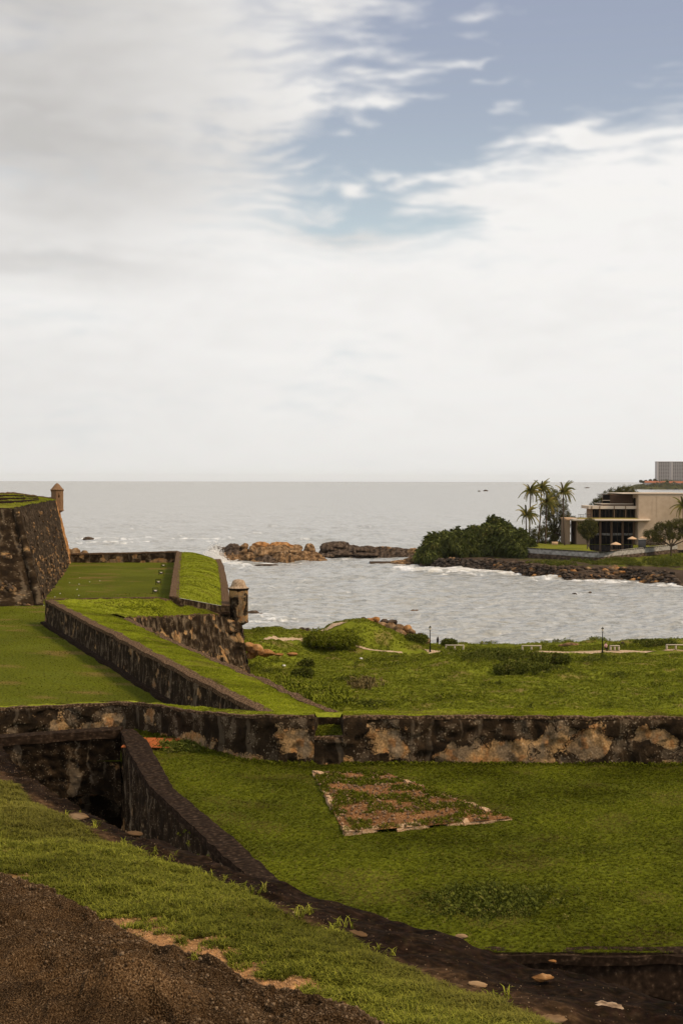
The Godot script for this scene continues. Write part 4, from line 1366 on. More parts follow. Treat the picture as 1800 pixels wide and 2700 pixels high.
	for i in 700:
		var p := on_y(1290 + rng.randfn() * 75, 2385 + rng.randfn() * 22, L)
		weeds.append([spin(p + Vector3(0, 0.05, 0), rng.randf_range(0.35, 0.75)), green("shrub")])
	for i in 260:
		var p := on_y(470 + rng.randfn() * 26, 1973 + rng.randfn() * 5, L)
		weeds.append([spin(p + Vector3(0, 0.1, 0), rng.randf_range(0.5, 0.9)), green("shrub")])
	tag(scatter("lawn_weeds", M.weed, M.leaf, weeds), "broad-leaved weeds creeping on the near lawn and at the wall foot", "weeds", "", "stuff")

func resample_at(a: PackedVector3Array, u: float) -> Vector3:
	var k := u * (a.size() - 1) * 0.9999
	return a[int(k)].lerp(a[int(k) + 1], k - int(k))

var foundation: PackedVector3Array

# ---------------------------------------------------------------- the parapet one stands on
func build_parapet() -> void:
	var E := line_fg([[-260, 1842], [-120, 1900], [0, 1954], [18, 1985], [53, 2026], [114, 2070], [153, 2099], [179, 2108], [220, 2132], [243, 2149], [288, 2168], [317, 2187], [355, 2196], [425, 2209], [460, 2228], [510, 2243], [597, 2278], [720, 2312], [740, 2325], [900, 2367], [1118, 2439], [1221, 2474], [1388, 2520], [1531, 2540], [1663, 2582], [1800, 2620], [2050, 2700]])
	var G := line_fg([[-260, 1975], [-120, 2020], [0, 2067], [38, 2073], [65, 2105], [117, 2135], [164, 2164], [211, 2187], [249, 2211], [293, 2234], [335, 2252], [400, 2273], [459, 2287], [528, 2310], [574, 2336], [649, 2359], [723, 2411], [815, 2440], [900, 2468], [1015, 2543], [1130, 2594], [1221, 2617], [1302, 2652], [1388, 2692], [1620, 2810], [2100, 3050]])
	var R := line_fg([[-260, 2218], [-120, 2268], [0, 2319], [115, 2362], [230, 2414], [310, 2457], [459, 2508], [540, 2531], [631, 2577], [804, 2646], [861, 2666], [900, 2671], [963, 2700], [1200, 2815], [1600, 3010], [2100, 3260]])
	var B := line_fg([[-320, 3000], [0, 3100], [400, 3250], [900, 3450], [1500, 3800], [2100, 4300]])
	# ledge
	var lm := func(p: Vector3, _u: float, v: float) -> Vector3:
		var k := 0.035 * nz.get_noise_3dv(p * 1.4) + 0.018 * nf.get_noise_3dv(p * 4.5)
		var ed := smooth(0.10, 0.0, v)
		return p + Vector3(0, k - 0.05 * ed + 0.03 * ed * nf.get_noise_3dv(p * 6.0), 0) + Vector3(FN.x, 0, -FN.y) * 0.06 * ed * nz.get_noise_3dv(p * 3.0)
	var lt := func(p: Vector3, _u: float, v: float) -> Color:
		var k := 0.95 + 0.6 * nz.get_noise_3dv(p * 0.9 + Vector3(5, 0, 0)) + 0.5 * nf.get_noise_3dv(p * 5.0)
		var c := Color(0.034, 0.021, 0.013) * k
		var dirt := smooth(0.72, 1.0, v + 0.35 * nz.get_noise_3dv(p * 2.0))
		return c.lerp(Color(0.17, 0.10, 0.052), dirt * 0.75)
	var led := thing("parapet_ledge", "black weathered masonry ledge along the rim of the parapet", "ledge")
	obj("ledge_top", loft(E, G, 520, 44, lm, lt), M.ledge, led)
	var eo := PackedVector3Array()
	for p in E:
		eo.append(lm.call(p, 0.0, 0.0))
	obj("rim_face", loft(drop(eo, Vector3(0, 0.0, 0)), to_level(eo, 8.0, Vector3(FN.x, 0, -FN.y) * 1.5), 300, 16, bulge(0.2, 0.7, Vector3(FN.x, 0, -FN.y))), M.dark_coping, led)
	# turf strip
	var gm := func(p: Vector3, _u: float, v: float) -> Vector3:
		return p + Vector3(0, 0.03 * nz.get_noise_3dv(p * 1.2) + 0.025 * sin(v * PI) + 0.018 * nf.get_noise_3dv(p * 4.5) , 0)
	var bare_at := func(p: Vector3, u: float, v: float) -> float:
		var n := nz.get_noise_3dv(p * 1.7 + Vector3(2, 7, 1))
		var edge := smooth(0.70, 1.0, v + 0.22 * nf.get_noise_3dv(p * 6.0) + 0.16 * nz.get_noise_3dv(p * 15.0)) * smooth(-0.3, 0.15, n + 0.2 * nf.get_noise_3dv(p * 9.0) - 0.1 + 0.45 * smooth(-1.2, -0.5, p.x))
		return maxf(edge, smooth(0.40, 0.5, nf.get_noise_3dv(p * 1.1 + Vector3(0, 0, 40))) * 0.35)
	var gt := func(p: Vector3, u: float, v: float) -> Color:
		return Color(0.13, 0.11, 0.028).lerp(Color(0.50, 0.265, 0.115) * (0.85 + 0.5 * nf.get_noise_3dv(p * 8.0)), bare_at.call(p, u, v))
	setting("turf_strip", loft(G, R, 420, 60, gm, gt), M.turf, "strip of turf and orange earth along the top of the parapet", "turf")
	var keep := func(p: Vector3, u: float, v: float) -> bool:
		if p.x > 5.0 or p.z > -2.2:
			return false
		if v < 0.0 and nz.get_noise_3dv(p * 2.5) + v * 6.0 < -0.1:
			return false
		return rng.randf() > bare_at.call(p, u, v) * 1.25
	var t := sow(G, R, 120000, "bank", Vector2(0.45, 1.05), gm, keep, 0.035)
	tag(scatter("parapet_grass", M.tuft, M.blade, t), "green grass blades on the turf strip of the parapet", "grass", "", "stuff")
	var spr := []
	for i in 700:
		var u := rng.randf()
		var p := resample_at(G, u) + Vector3(rng.randfn() * 0.06, 0.0, rng.randfn() * 0.06)
		if nz.get_noise_3dv(p * 3.0) > 0.08:
			spr.append([stand(p, rng.randf_range(0.6, 1.4), rng.randf_range(0.5, 1.0)), green("bank")])
	tag(scatter("ledge_sprigs", M.tuft, M.blade, spr), "longer grass sprigs creeping from the turf onto the ledge", "grass", "", "stuff")
	# gritty lime concrete where one stands
	var lc := on_parapet(380, 2680)
	var rm := func(p: Vector3, _u: float, v: float) -> Vector3:
		var q := p * 1.6
		var h := 0.05 * nz.get_noise_3dv(q) + 0.022 * nf.get_noise_3dv(p * 6.0) + 0.012 * nz.get_noise_3dv(p * 17.0)
		var hole := smooth(0.22, 0.42, nf.get_noise_3dv(p * 2.3 + Vector3(11, 0, 3)))
		h -= 0.05 * hole
		h += 0.016 * smooth(0.0, 0.08, nc.get_noise_3dv(p))      # plates of old screed, broken away between
		var lump := Vector2(p.x - lc.x, (p.z - lc.z) * 1.5).rotated(0.5)
		h += 0.10 * exp(-pow(lump.x / 0.26, 2.0) - pow(lump.y / 0.13, 2.0)) * (1.0 + 0.6 * nf.get_noise_3dv(p * 7.0))
		var ed := smooth(0.05, 0.0, v)
		return p + Vector3(0, h + 0.035 * (1.0 - ed), 0)
	var rt := func(p: Vector3, _u: float, _v: float) -> Color:
		var k := 0.6 + 0.3 * nz.get_noise_3dv(p * 1.3) + 0.3 * nf.get_noise_3dv(p * 4.0)
		var lump := Vector2(p.x - lc.x, (p.z - lc.z) * 1.5).rotated(0.5)
		k += 0.4 * smooth(0.25, 0.6, exp(-pow(lump.x / 0.26, 2.0) - pow(lump.y / 0.13, 2.0)) + 0.3 * nf.get_noise_3dv(p * 9.0))
		return Color(k * 0.85, k * 0.78, k * 0.68)
	setting("parapet_walk", loft(R, B, 480, 260, rm, rt, 1.5), M.grit, "gritty brown lime concrete surface of the parapet walk", "ground")
	# grit and crumbled mortar lying on the walk, the bare earth and the ledge
	var peb := []
	var ra := resample(R, 300)
	var rb := resample(B, 300)
	for i in 26000:
		var u := rng.randf() * 299.9
		var k := int(u)
		var v := pow(rng.randf(), 1.6) * 0.5
		var p := ra[k].lerp(ra[k + 1], u - k).lerp(rb[k].lerp(rb[k + 1], u - k), v)
		if nf.get_noise_3dv(p * 3.5) < -0.12:
			continue
		p = rm.call(p, u / 300.0, v)
		var g := rng.randf_range(0.3, 1.0)
		var c := Color(0.05, 0.031, 0.017).lerp(Color(0.20, 0.135, 0.08), g * g * g)
		var sz := 0.0014 + 0.0045 * pow(rng.randf(), 5.0)
		peb.append([spin(p, sz * 1.3), c])
	var ga := resample(G, 300)
	for i in 9000:
		var u := rng.randf() * 299.9
		var k := int(u)
		var v := rng.randf_range(0.6, 1.02)
		var p := ga[k].lerp(ga[k + 1], u - k).lerp(ra[k].lerp(ra[k + 1], u - k), v)
		if bare_at.call(p, u / 300.0, v) > 0.35:
			peb.append([spin(gm.call(p, u / 300.0, v), rng.randf_range(0.0018, 0.0055)), Color(0.30, 0.145, 0.06).lerp(Color(0.42, 0.26, 0.14), rng.randf())])
	var ea := resample(E, 300)
	for i in 5000:
		var u := rng.randf() * 299.9
		var k := int(u)
		var v := rng.randf_range(0.02, 1.0)
		var p := ea[k].lerp(ea[k + 1], u - k).lerp(ga[k].lerp(ga[k + 1], u - k), v)
		if rng.randf() < 0.15 + 0.8 * v * v:
			peb.append([spin(lm.call(p, u / 300.0, v), rng.randf_range(0.0012, 0.004)), Color(0.06, 0.036, 0.02).lerp(Color(0.22, 0.15, 0.095), pow(rng.randf(), 3.0))])
	tag(scatter("parapet_grit", boulders[10], M.gravel, peb), "loose grit and crumbled mortar on the parapet walk and ledge", "gravel", "", "stuff")
	# stones on the ledge
	var st := [[934, 2465, 0.13, "rock", "flat grey stone at the grass edge of the ledge"], [1216, 2470, 0.07, "rock", "small brown stone on the outer rim of the ledge"], [1457, 2536, 0.045, "orange_rock", "tan pebble close to the ledge rim above the lawn"], [1428, 2580, 0.11, "earth", "flat tan stone in the middle of the bare ledge"], [1253, 2597, 0.10, "rock", "grey stone wedged where turf meets the ledge"], [1382, 2664, 0.075, "earth", "pinkish broken stone beside the last grass of the ledge"], [1589, 2658, 0.17, "pale", "jagged white-grey lump of lime on the dark ledge"], [1451, 2690, 0.13, "rock", "speckled brown slab of stone half sunk in the ledge"], [772, 2410, 0.055, "pale", "whitish chipped stone on the ledge beside a grass sprig"], [352, 2201, 0.14, "rock", "thin brown slab on the rim of the ledge over the passage"], [205, 2154, 0.16, "rock", "brown flat stone embedded in the worn ledge over the vault"], [45, 2080, 0.12, "rock", "weathered brown stone at the narrow start of the ledge"]]
	for s in st:
		var o := loose(s[4], on_parapet(s[0], s[1]) + Vector3(0, 0.002, 0), Vector3(s[2], s[2] * 0.3, s[2] * 0.6) * 0.42, M[s[3]])
		o.name = numbered("ledge_stone")
		o.set_meta("category", "stone")

# ---------------------------------------------------------------- far promontory
func build_promontory() -> void:
	shore_line = poly([on_y(1092, 1470, 0), on_y(1098, 1492, 0), on_y(1180, 1500, 0), on_y(1290, 1506, 0), on_y(1385, 1516, 0), on_y(1500, 1530, 0), on_y(1650, 1531, 0), on_y(1800, 1546, 0), on_y(2050, 1570, 0)])
	for i in shore_line.size():
		shore_line[i].y = 0
	var v := PackedVector3Array()
	var col := PackedColorArray()
	var idx := PackedInt32Array()
	var nx := 130
	var nd := 110
	for i in nd + 1:
		var d := lerpf(310.0, 520.0, pow(float(i) / nd, 1.3))
		for j in nx + 1:
			var p := Vector3(lerpf(8.0, 170.0, float(j) / nx), 0, -d)
			p.y = promontory_y(p)
			if d > 440.0:
				p.y -= (d - 440.0) * 0.11
			if p.x < 25.0 + (d - 395.0) * 0.3:
				p.y = minf(p.y, 1.0) - maxf(0.0, (d - 402.0) * 0.08)
			v.append(p)
			var k := 1.0 + 0.35 * nz.get_noise_2d(p.x * 0.1, d * 0.1)
			col.append(Color(0.13, 0.135, 0.02) * k if p.y + 0.5 * nf.get_noise_2d(p.x * 0.3, d * 0.3) > 2.8 else Color(0.085, 0.06, 0.042) * k)      # turf above, bare rock below
	for i in nd:
		for j in nx:
			var q := i * (nx + 1) + j
			idx.append_array([q, q + nx + 1, q + 1, q + 1, q + nx + 1, q + nx + 2])
	setting("promontory", make(v, idx, PackedVector2Array(), col), M.lawn, "low green promontory across the bay", "ground")
	# rock armour along the water
	var rv := thing("rock_armour", "sloping bank of dark tumbled boulders protecting the shore below the terrace", "revetment")
	var tones := [M.dark_rock, M.dark_rock, M.dark_rock, M.dark_rock, M.dark_rock, M.dark_rock, M.dark_rock, M.dark_rock, M.rock, M.rock, M.orange_rock]
	for i in 300:
		var u := rng.randf()
		var p := resample_at(shore_line.slice(3, 8), u)
		var s := pow(rng.randf(), 0.9) * 8.0 - 1.0
		p += Vector3(-0.1, 0, -1.0) * s
		p.y = lerpf(-0.3, 2.7, clampf((s + 1.0) / 8.0, 0.0, 1.0)) + rng.randf_range(-0.1, 0.25)
		var k := rng.randf_range(0.45, 0.95)
		rock_at("boulder", p, Vector3(k * 1.35, k * 0.6, k), tones[rng.randi() % 11], rv, false)
	var fill := []
	for i in 1300:
		var u := rng.randf()
		var p := resample_at(shore_line.slice(1, 8), u)
		var s := rng.randf() * 8.5 - 1.5
		p += Vector3(-0.1, 0, -1.0) * s
		p.y = lerpf(-0.5, 2.5, clampf((s + 1.0) / 8.0, 0.0, 1.0)) + rng.randf_range(-0.25, 0.1)
		var g := rng.randf_range(0.02, 0.075)
		fill.append([Transform3D(Basis(Vector3.UP, rng.randf() * TAU) * Basis.from_scale(Vector3(1.2, 0.6, 0.9) * rng.randf_range(0.35, 0.8)), p), Color(g * 1.25, g, g * 0.8)])
	tag(scatter("shore_rubble", boulders[9], M.gravel, fill), "smaller dark rubble packed between the boulders of the far shore", "rubble", "", "stuff")
	# thicket at the tip: several screw pines and shrubs
	var T := func(px: float, d: float) -> Vector3:
		var p := on_d(px, 1480, d)
		p.y = maxf(promontory_y(p), 0.8)
		return p
	var shr := [[1135, 396, 6.3, 3.8, "low rounded screw pine at the very tip of the promontory"], [1168, 399, 7.4, 4.2, "broad screw pine overhanging the rocks near the tip"], [1208, 398, 8.0, 4.6, "full screw pine with drooping leaves above the surf"], [1252, 400, 8.6, 5.0, "tall screw pine in the middle of the seaside thicket"], [1296, 403, 10.8, 4.2, "highest screw pine of the thicket with a narrow top"], [1332, 396, 8.8, 4.8, "dense screw pine next to the palms of the thicket"], [1368, 390, 8.0, 4.0, "leafy screw pine at the landward end of the thicket by the terrace wall"]]
	for s in shr:
		var h: float = s[2]
		var w: float = s[3]
		var lobes := []
		for k in 9:
			var a := TAU * k / 9.0 + rng.randf()
			var lv := rng.randf_range(0.12, 0.72)
			lobes.append([Vector3(cos(a) * w * 0.62, h * lv, sin(a) * w * 0.55), Vector3(w * 0.5, h * 0.2, w * 0.5) * rng.randf_range(0.8, 1.15)])
		lobes.append([Vector3(rng.randf_range(-0.8, 0.8), h * 0.82, 0), Vector3(w * 0.42, h * 0.17, w * 0.42)])
		lobes.append([Vector3(rng.randf_range(-1.5, 1.5), h * 0.62, 0.5), Vector3(w * 0.6, h * 0.25, w * 0.5)])
		tree("screw_pine", s[4], T.call(s[0], s[1]), lobes, M.strap, "pandanus", 75, 1.15, 0.35, "screw pines of the seaside thicket")
	var bp := []
	for i in 2600:
		var px := rng.randf_range(1385, 1850)
		var p := on_d(px, 1480, lerpf(356.0, 372.0, rng.randf()) - maxf(0.0, (px - 1600) * 0.05))
		p.y = promontory_y(p)
		if nz.get_noise_2d(p.x * 0.13, p.z * 0.13) < 0.02 - 0.25 * smooth(1690, 1780, px):
			continue
		bp.append([spin(p + Vector3(0, rng.randf_range(0.0, 0.6) * (1.0 + 2.5 * smooth(1690, 1790, px)), 0), rng.randf_range(0.35, 0.8)), green("shrub")])
	tag(scatter("bank_scrub", M.twig, M.leaf, bp), "green scrub on the bank between the boulders and the terrace wall", "scrub", "", "stuff")
	# palms
	palm("coconut palm with a heavy swept crown, tallest on the lawn side of the thicket", on_d(1392, 1447, 405.0), 19.6, 0.6, 11)
	palm("slim coconut palm with a clear bent stem and a tidy high crown", on_d(1414, 1442, 412.0), 20.0, 1.6, 12)
	palm("coconut palm with yellowing fronds standing before the dark casuarina", on_d(1436, 1444, 408.0), 15.6, 0.4, 13)
	palm("coconut palm with upswept fronds close to the glass pavilion", on_d(1489, 1448, 400.0), 19.2, -0.8, 14)
	palm("short coconut palm with drooping crown inside the thicket", on_d(1388, 1446, 399.0), 11.5, -0.3, 15)
	palm("shaggy coconut palm beside the blank beige wall", on_d(1802, 1440, 398.0), 13.5, -0.4, 16)
	var G := func(px: float, d: float) -> Vector3:
		var p := on_d(px, 1450, d)
		p.y = promontory_y(p) - 0.2
		return p
	tree("casuarina", "dark feathery casuarina tree rising behind the palms", G.call(1458, 418.0), [[Vector3(-0.5, 16.5, 0), Vector3(2.0, 2.4, 2)], [Vector3(1.2, 13.8, 0.5), Vector3(2.8, 2.6, 2.5)], [Vector3(-1.8, 12.2, 0), Vector3(2.4, 2.2, 2.2)], [Vector3(3.0, 11.0, 0), Vector3(2.2, 1.9, 2)], [Vector3(0.3, 9.4, 0), Vector3(3.4, 2.0, 2.6)], [Vector3(3.9, 8.0, 0), Vector3(1.8, 1.1, 1.6)], [Vector3(-1.2, 6.6, 0.4), Vector3(2.6, 1.3, 2)], [Vector3(3.2, 5.4, 0), Vector3(1.9, 0.9, 1.5)]], M.twig, "dark", 80, 0.75, 0.5)
	tree("spreading_tree", "small bare-stemmed tree with two leaf clusters left standing over the sea", G.call(1512, 424.0), [[Vector3(-0.4, 9.4, 0), Vector3(0.9, 0.7, 0.8)], [Vector3(1.7, 9.0, 0), Vector3(1.0, 0.7, 0.8)], [Vector3(0.5, 7.6, 0), Vector3(0.6, 0.4, 0.6)]], M.twig, "dark", 80, 0.6, 0.16)
	var und := [[1402, 412, 6.5, 3.2, "low dark shrub between the stems of the palms"], [1426, 415, 7.5, 3.6, "round dark shrub under the tidy high palm"], [1446, 412, 5.5, 3.0, "low shrub at the foot of the casuarina"], [1472, 422, 7.0, 3.0, "dark shrub filling the gap before the glass pavilion"]]
	for s in und:
		tree("dark_shrub", s[4], G.call(s[0], s[1]), [[Vector3(-1, s[2] * 0.5, 0), Vector3(s[3] * 0.6, s[2] * 0.22, 1.6)], [Vector3(1.2, s[2] * 0.72, 0), Vector3(s[3] * 0.55, s[2] * 0.2, 1.6)], [Vector3(0.2, s[2] * 0.9, 0), Vector3(s[3] * 0.45, s[2] * 0.14, 1.4)]], M.twig, "dark", 60, 0.8, 0.22, "dark shrubs under the palms")
	tree("young_tree", "young bushy tree on a thin stem in front of the glass facade", G.call(1545, 378.0) - Vector3(0, 1.2, 0), [[Vector3(-0.6, 9.2, 0), Vector3(2.0, 1.7, 1.9)], [Vector3(0.9, 10.3, 0), Vector3(1.9, 1.6, 1.8)], [Vector3(0.2, 7.6, 0.3), Vector3(1.6, 1.3, 1.4)], [Vector3(1.7, 8.6, 0), Vector3(1.3, 1.2, 1.3)]], M.twig, "dark", 330, 0.62, 0.2)
	tree("spreading_tree", "wide leaning tree with an umbrella crown over the terrace wall", G.call(1766, 386.0) - Vector3(0, 0.8, 0), [[Vector3(-5.0, 7.0, 0), Vector3(2.6, 1.4, 2.3)], [Vector3(-1.8, 8.8, 0), Vector3(3.0, 1.7, 2.6)], [Vector3(1.8, 9.6, 0), Vector3(3.2, 1.7, 2.6)], [Vector3(4.8, 8.2, 0), Vector3(2.8, 1.8, 2.4)], [Vector3(0.8, 6.6, 0.5), Vector3(3.6, 1.2, 2.4)], [Vector3(6.5, 6.2, 0), Vector3(2.4, 1.6, 2.2)], [Vector3(-3.6, 5.6, 0.4), Vector3(1.8, 0.8, 1.5)]], M.twig, "dark", 110, 0.7, 0.35)
	tree("roof_tree", "big dark tree showing over the top storey behind the building", G.call(1610, 432.0), [[Vector3(-4.5, 12.5, 0), Vector3(2.6, 2.4, 2.4)], [Vector3(-2.5, 14.6, 0), Vector3(2.8, 2.0, 2.4)], [Vector3(0.8, 16.6, 0), Vector3(3.0, 1.8, 2.5)], [Vector3(4.0, 17.6, 0), Vector3(3.0, 1.9, 2.5)], [Vector3(6.8, 16.4, 0), Vector3(2.4, 1.4, 2.2)], [Vector3(-6.0, 10.4, 0), Vector3(1.8, 1.5, 1.8)]], M.twig, "dark", 110, 0.75, 0.5)

var frond_mesh := {}
func frond(seed_: int, droop: float, l: float) -> ArrayMesh:
	var key := "%d_%d" % [seed_, int(droop * 10)]
	if frond_mesh.has(key):
		return frond_mesh[key]
	var r := RandomNumberGenerator.new()
	r.seed = seed_
	var v := PackedVector3Array()
	var idx := PackedInt32Array()
	var n := 26
	var pts := []
	for i in n + 1:
		var t := float(i) / n
		pts.append(Vector3(l * (t - 0.18 * droop * t * t), l * (0.42 * t - (0.42 + droop * 0.75) * t * t), 0))
	for i in n:
		var t := float(i) / n
		var q := v.size()
		var w := Vector3(0, 0, 0.035 * (1.0 - t) + 0.01)
		v.append_array([pts[i] - w, pts[i] + w, pts[i + 1] - w * 0.8, pts[i + 1] + w * 0.8])
		idx.append_array([q, q + 2, q + 1, q + 1, q + 2, q + 3])
		if i > 1:
			for s in [-1, 1]:
				var ll := l * 0.30 * (1.0 - 0.65 * t) * r.randf_range(0.75, 1.15)
				var dir := Vector3(0.55, -0.75 - droop * 0.3, s * 0.6).normalized()
				var b: Vector3 = pts[i]
				var side := Vector3(0.15, 0, 0)
				q = v.size()
				v.append_array([b - side, b + side, b + dir * ll])
				idx.append_array([q, q + 1, q + 2])
	frond_mesh[key] = make(v, idx, PackedVector2Array(), PackedColorArray(), false)
	return frond_mesh[key]

func palm(label: String, at: Vector3, h: float, bend: float, seed_: int) -> void:
	var t := thing("coconut_palm", label, "palm", at - Vector3(0, 0.4, 0), 0.0, "coconut palms by the terrace")
	var pts := PackedVector3Array()
	for i in 9:
		var k := i / 8.0
		pts.append(Vector3(bend * (1.0 - (1.0 - k) * (1.0 - k)) * 0.8, h * 0.86 * k, 0.1 * sin(k * 5.0)))
	obj("trunk", tube(pts, 0.27, 0.14, 7), M.bark, t)
	var top := pts[8]
	var n := 28
	for i in n:
		var lv := float(i) / n
		var dr := lerpf(0.1, 1.15, lv)
		var o := obj("frond", frond(seed_ * 7 + i % 4, snappedf(dr, 0.2), 3.9), M.palm_leaf if (i + seed_) % 3 == 0 else M.palm_leaf_green, t)
		var a := i * 2.4 + rng.randf_range(-0.3, 0.3)
		var dirx := Vector3(cos(a) + 0.6, 0, sin(a) * 0.8)      # the wind sweeps the crown to one side
		o.position = top
		o.basis = Basis(Vector3.UP, atan2(-dirx.z, dirx.x)) * Basis(Vector3.BACK, lerpf(1.05, -0.45, lv) + rng.randf_range(-0.2, 0.2)) * Basis.from_scale(Vector3.ONE * rng.randf_range(0.72, 1.1))
	obj("crownshaft", lathe([Vector2(0.14, -0.4), Vector2(0.3, 0.0), Vector2(0.22, 0.4), Vector2(0.0, 0.9)], 8, top), M.bark, t)

# ---------------------------------------------------------------- the building on the terrace
func build_hotel() -> void:
	var D := 405.0
	var t := thing("terrace_building", "modern three-storey building with glass fronts and a blank beige side wall on the promontory", "building", on_d(1640, 1441, D))
	var o := t.position
	# boxes from photo corners: left, top, right, bottom, distance of the front, depth
	var B := func(called: String, x0: float, y0: float, x1: float, y1: float, d: float, depth: float, m: Material, ch := 0.0) -> MeshInstance3D:
		var a := on_d(x0, y0, d) - o
		var b := on_d(x1, y1, d) - o
		var s := Vector3(absf(b.x - a.x), absf(a.y - b.y), depth)
		return obj(called, box(s, (a + b) / 2 - Vector3(0, 0, depth / 2), 0.0, ch), m, t)
	# blank wing
	B.call("blank_wing", 1681, 1300, 1812, 1450, D - 2.5, 22.0, M.beige_render)
	B.call("roof_edge", 1637, 1300.5, 1812, 1302.5, D - 2.8, 22.5, M.slab_white)
	for i in 10:
		B.call("render_panel", 1683 + i * 11.5, 1304, 1694 + i * 11.5, 1438, D - 2.58, 0.1, M.beige_render)
	# top storey: framed glass bay and louvred box
	B.call("louvred_box", 1608, 1304, 1668, 1328, D + 1.5, 9.0, M.louvre_wood)
	for i in 9:
		B.call("louvre", 1608.5, 1305 + i * 2.5, 1667.5, 1306.2 + i * 2.5, D + 1.4, 0.12, M.window_frame)
	B.call("bay_pane", 1588, 1305, 1607.5, 1327, D + 1.7, 0.1, M.window_glass)
	for x in [1587.2, 1606.8]:
		B.call("bay_post", x, 1303.5, x + 1.3, 1328, D + 1.5, 0.3, M.window_frame)
	B.call("bay_rail", 1587, 1318.8, 1607, 1319.8, D + 1.45, 0.2, M.slab_white)
	B.call("bay_head", 1587, 1303, 1608, 1304.2, D + 1.5, 9.0, M.window_frame)
	B.call("stair_pane", 1670, 1313, 1681, 1334, D + 1.0, 0.2, M.window_glass)
	B.call("stair_mullion", 1675, 1313, 1675.8, 1334, D + 0.9, 0.2, M.window_frame)
	B.call("stair_head", 1668, 1302.6, 1681, 1313, D + 0.8, 8.0, M.beige_render)
	B.call("upper_slab", 1584, 1327.6, 1669, 1329.8, D + 0.8, 11.0, M.slab_white)
	B.call("upper_upstand", 1588, 1330, 1668, 1334, D + 1.6, 9.0, M.column_brown)
	# middle storey
	B.call("middle_roof", 1551.5, 1334, 1681, 1342, D - 0.6, 13.0, M.slab_white)
	for x in [1558, 1579, 1617, 1647, 1677]:
		B.call("fascia_joint", x, 1334.2, x + 2.2, 1341.8, D - 0.72, 0.14, M.column_brown)
	B.call("middle_core", 1556, 1342, 1681, 1367, D + 4.5, 7.0, M.pier_beige)
	for i in 13:
		var x := 1557 + i * 9.5
		B.call("middle_pane", x + 0.6, 1343, x + 8.9, 1366, D + 1.6, 0.06, M.window_glass)
		B.call("mullion", x - 0.5, 1342, x + 0.5, 1367, D + 1.45, 0.25, M.window_frame)
	for x in [1558, 1579, 1617, 1647, 1677]:
		B.call("column", x, 1342, x + 2.6, 1367, D + 0.2, 0.5, M.column_brown)
	# terrace slab and its planting
	B.call("terrace_slab", 1510, 1368.5, 1713, 1374, D - 4.0, 16.0, M.slab_white, 0.05)
	B.call("side_slab", 1492, 1367, 1560, 1371.5, D + 0.5, 12.0, M.umbrella_cloth)
	B.call("planted_strip", 1524, 1365.8, 1680, 1368.4, D - 2.6, 3.0, M.palm_leaf)
	for i in 8:
		B.call("terrace_baluster", 1524 + i * 4.2, 1356, 1524.7 + i * 4.2, 1367, D + 1.0, 0.08, M.window_frame)
	B.call("terrace_rail", 1523.5, 1355.5, 1556, 1356.4, D + 1.0, 0.1, M.window_frame)
	# ground storey: tall glass between columns
	B.call("ground_core", 1556, 1374, 1681, 1443, D + 5.5, 6.0, M.pier_beige)
	B.call("facade_pier", 1519, 1374, 1553, 1444, D + 0.6, 10.0, M.pier_beige)
	B.call("pavilion_post", 1492, 1371.5, 1501.5, 1444, D + 0.8, 10.0, M.pier_beige)
	for i in 4:
		var x := 1554 + i * 29.5
		for k in 2:
			var x0 := x + 1.2 + k * 12.4
			B.call("upper_pane", x0, 1375, x0 + 11.4, 1405.5, D + 2.4, 0.06, M.window_glass)
			B.call("lower_pane", x0, 1412, x0 + 11.4, 1442, D + 2.4, 0.06, M.window_glass)
			B.call("spandrel", x0 + 0.3, 1406, x0 + 11.2, 1411.4, D + 2.2, 0.2, M.grey_render)
			B.call("mullion", x0 + 11.4, 1375, x0 + 12.3, 1443, D + 2.2, 0.25, M.window_frame)
		B.call("column", x + 25.5, 1374, x + 29.5, 1443, D + 1.0, 0.8, M.column_brown)
	B.call("end_screen", 1672, 1374, 1681, 1443, D + 1.6, 2.0, M.column_brown)
	# terrace wall along the bank
	var wt := poly([on_d(1372, 1443, 388.0), on_d(1470, 1449, 377.0), on_d(1575, 1455.5, 365.0), on_d(1690, 1444, 384.0), on_d(1830, 1429, 412.0)])
	var tw := thing("terrace_wall", "long grey retaining wall with stubby balusters below the building", "wall")
	obj("wall_face", slab(drop(offset(wt, -0.35), Vector3(0, -0.28, 0)), drop(wt, Vector3(0, -0.28, 0)), 1.15, 90, 0.03), M.grey_render, tw)
	obj("rail", slab(offset(wt, -0.3), wt, 0.1, 90, 0.01), M.grey_render, tw)
	var rs := resample(wt, 66)
	var bal := box(Vector3(0.3, 0.2, 0.2), Vector3.ZERO, 0.0, 0.02)
	for p in rs:
		var b := obj("baluster", bal, M.window_frame, tw)
		b.position = p + Vector3(0, -0.19, -0.12)
	obj("stone_foot", loft(drop(wt, Vector3(0, -1.4, -0.1)), drop(wt, Vector3(0, -4.5, 0.9)), 90, 10, bulge(0.3, 0.5, Vector3(0, 0, 1))), M.dark_rock, tw)
	var deck := poly([on_d(1372, 1443, 388.0), on_d(1575, 1455.5, 365.0), on_d(1830, 1429, 412.0)])
	for i in 3:
		deck[i].y = 5.7
	var dk := setting("terrace_lawn", loft(deck, poly([Vector3(deck[0].x, 5.7, -425), Vector3(deck[1].x, 5.7, -425), Vector3(deck[2].x, 5.7, -425)]), 30, 20, none, func(_p, _u, _v) -> Color: return Color(0.21, 0.215, 0.03)), M.lawn, "clipped lawn of the terrace around the building", "lawn")
	dk.position.y = 0.0
	var pool := poly([on_y(1556, 1451, 5.72), on_y(1590, 1455, 5.72), on_y(1668, 1445, 5.72)])
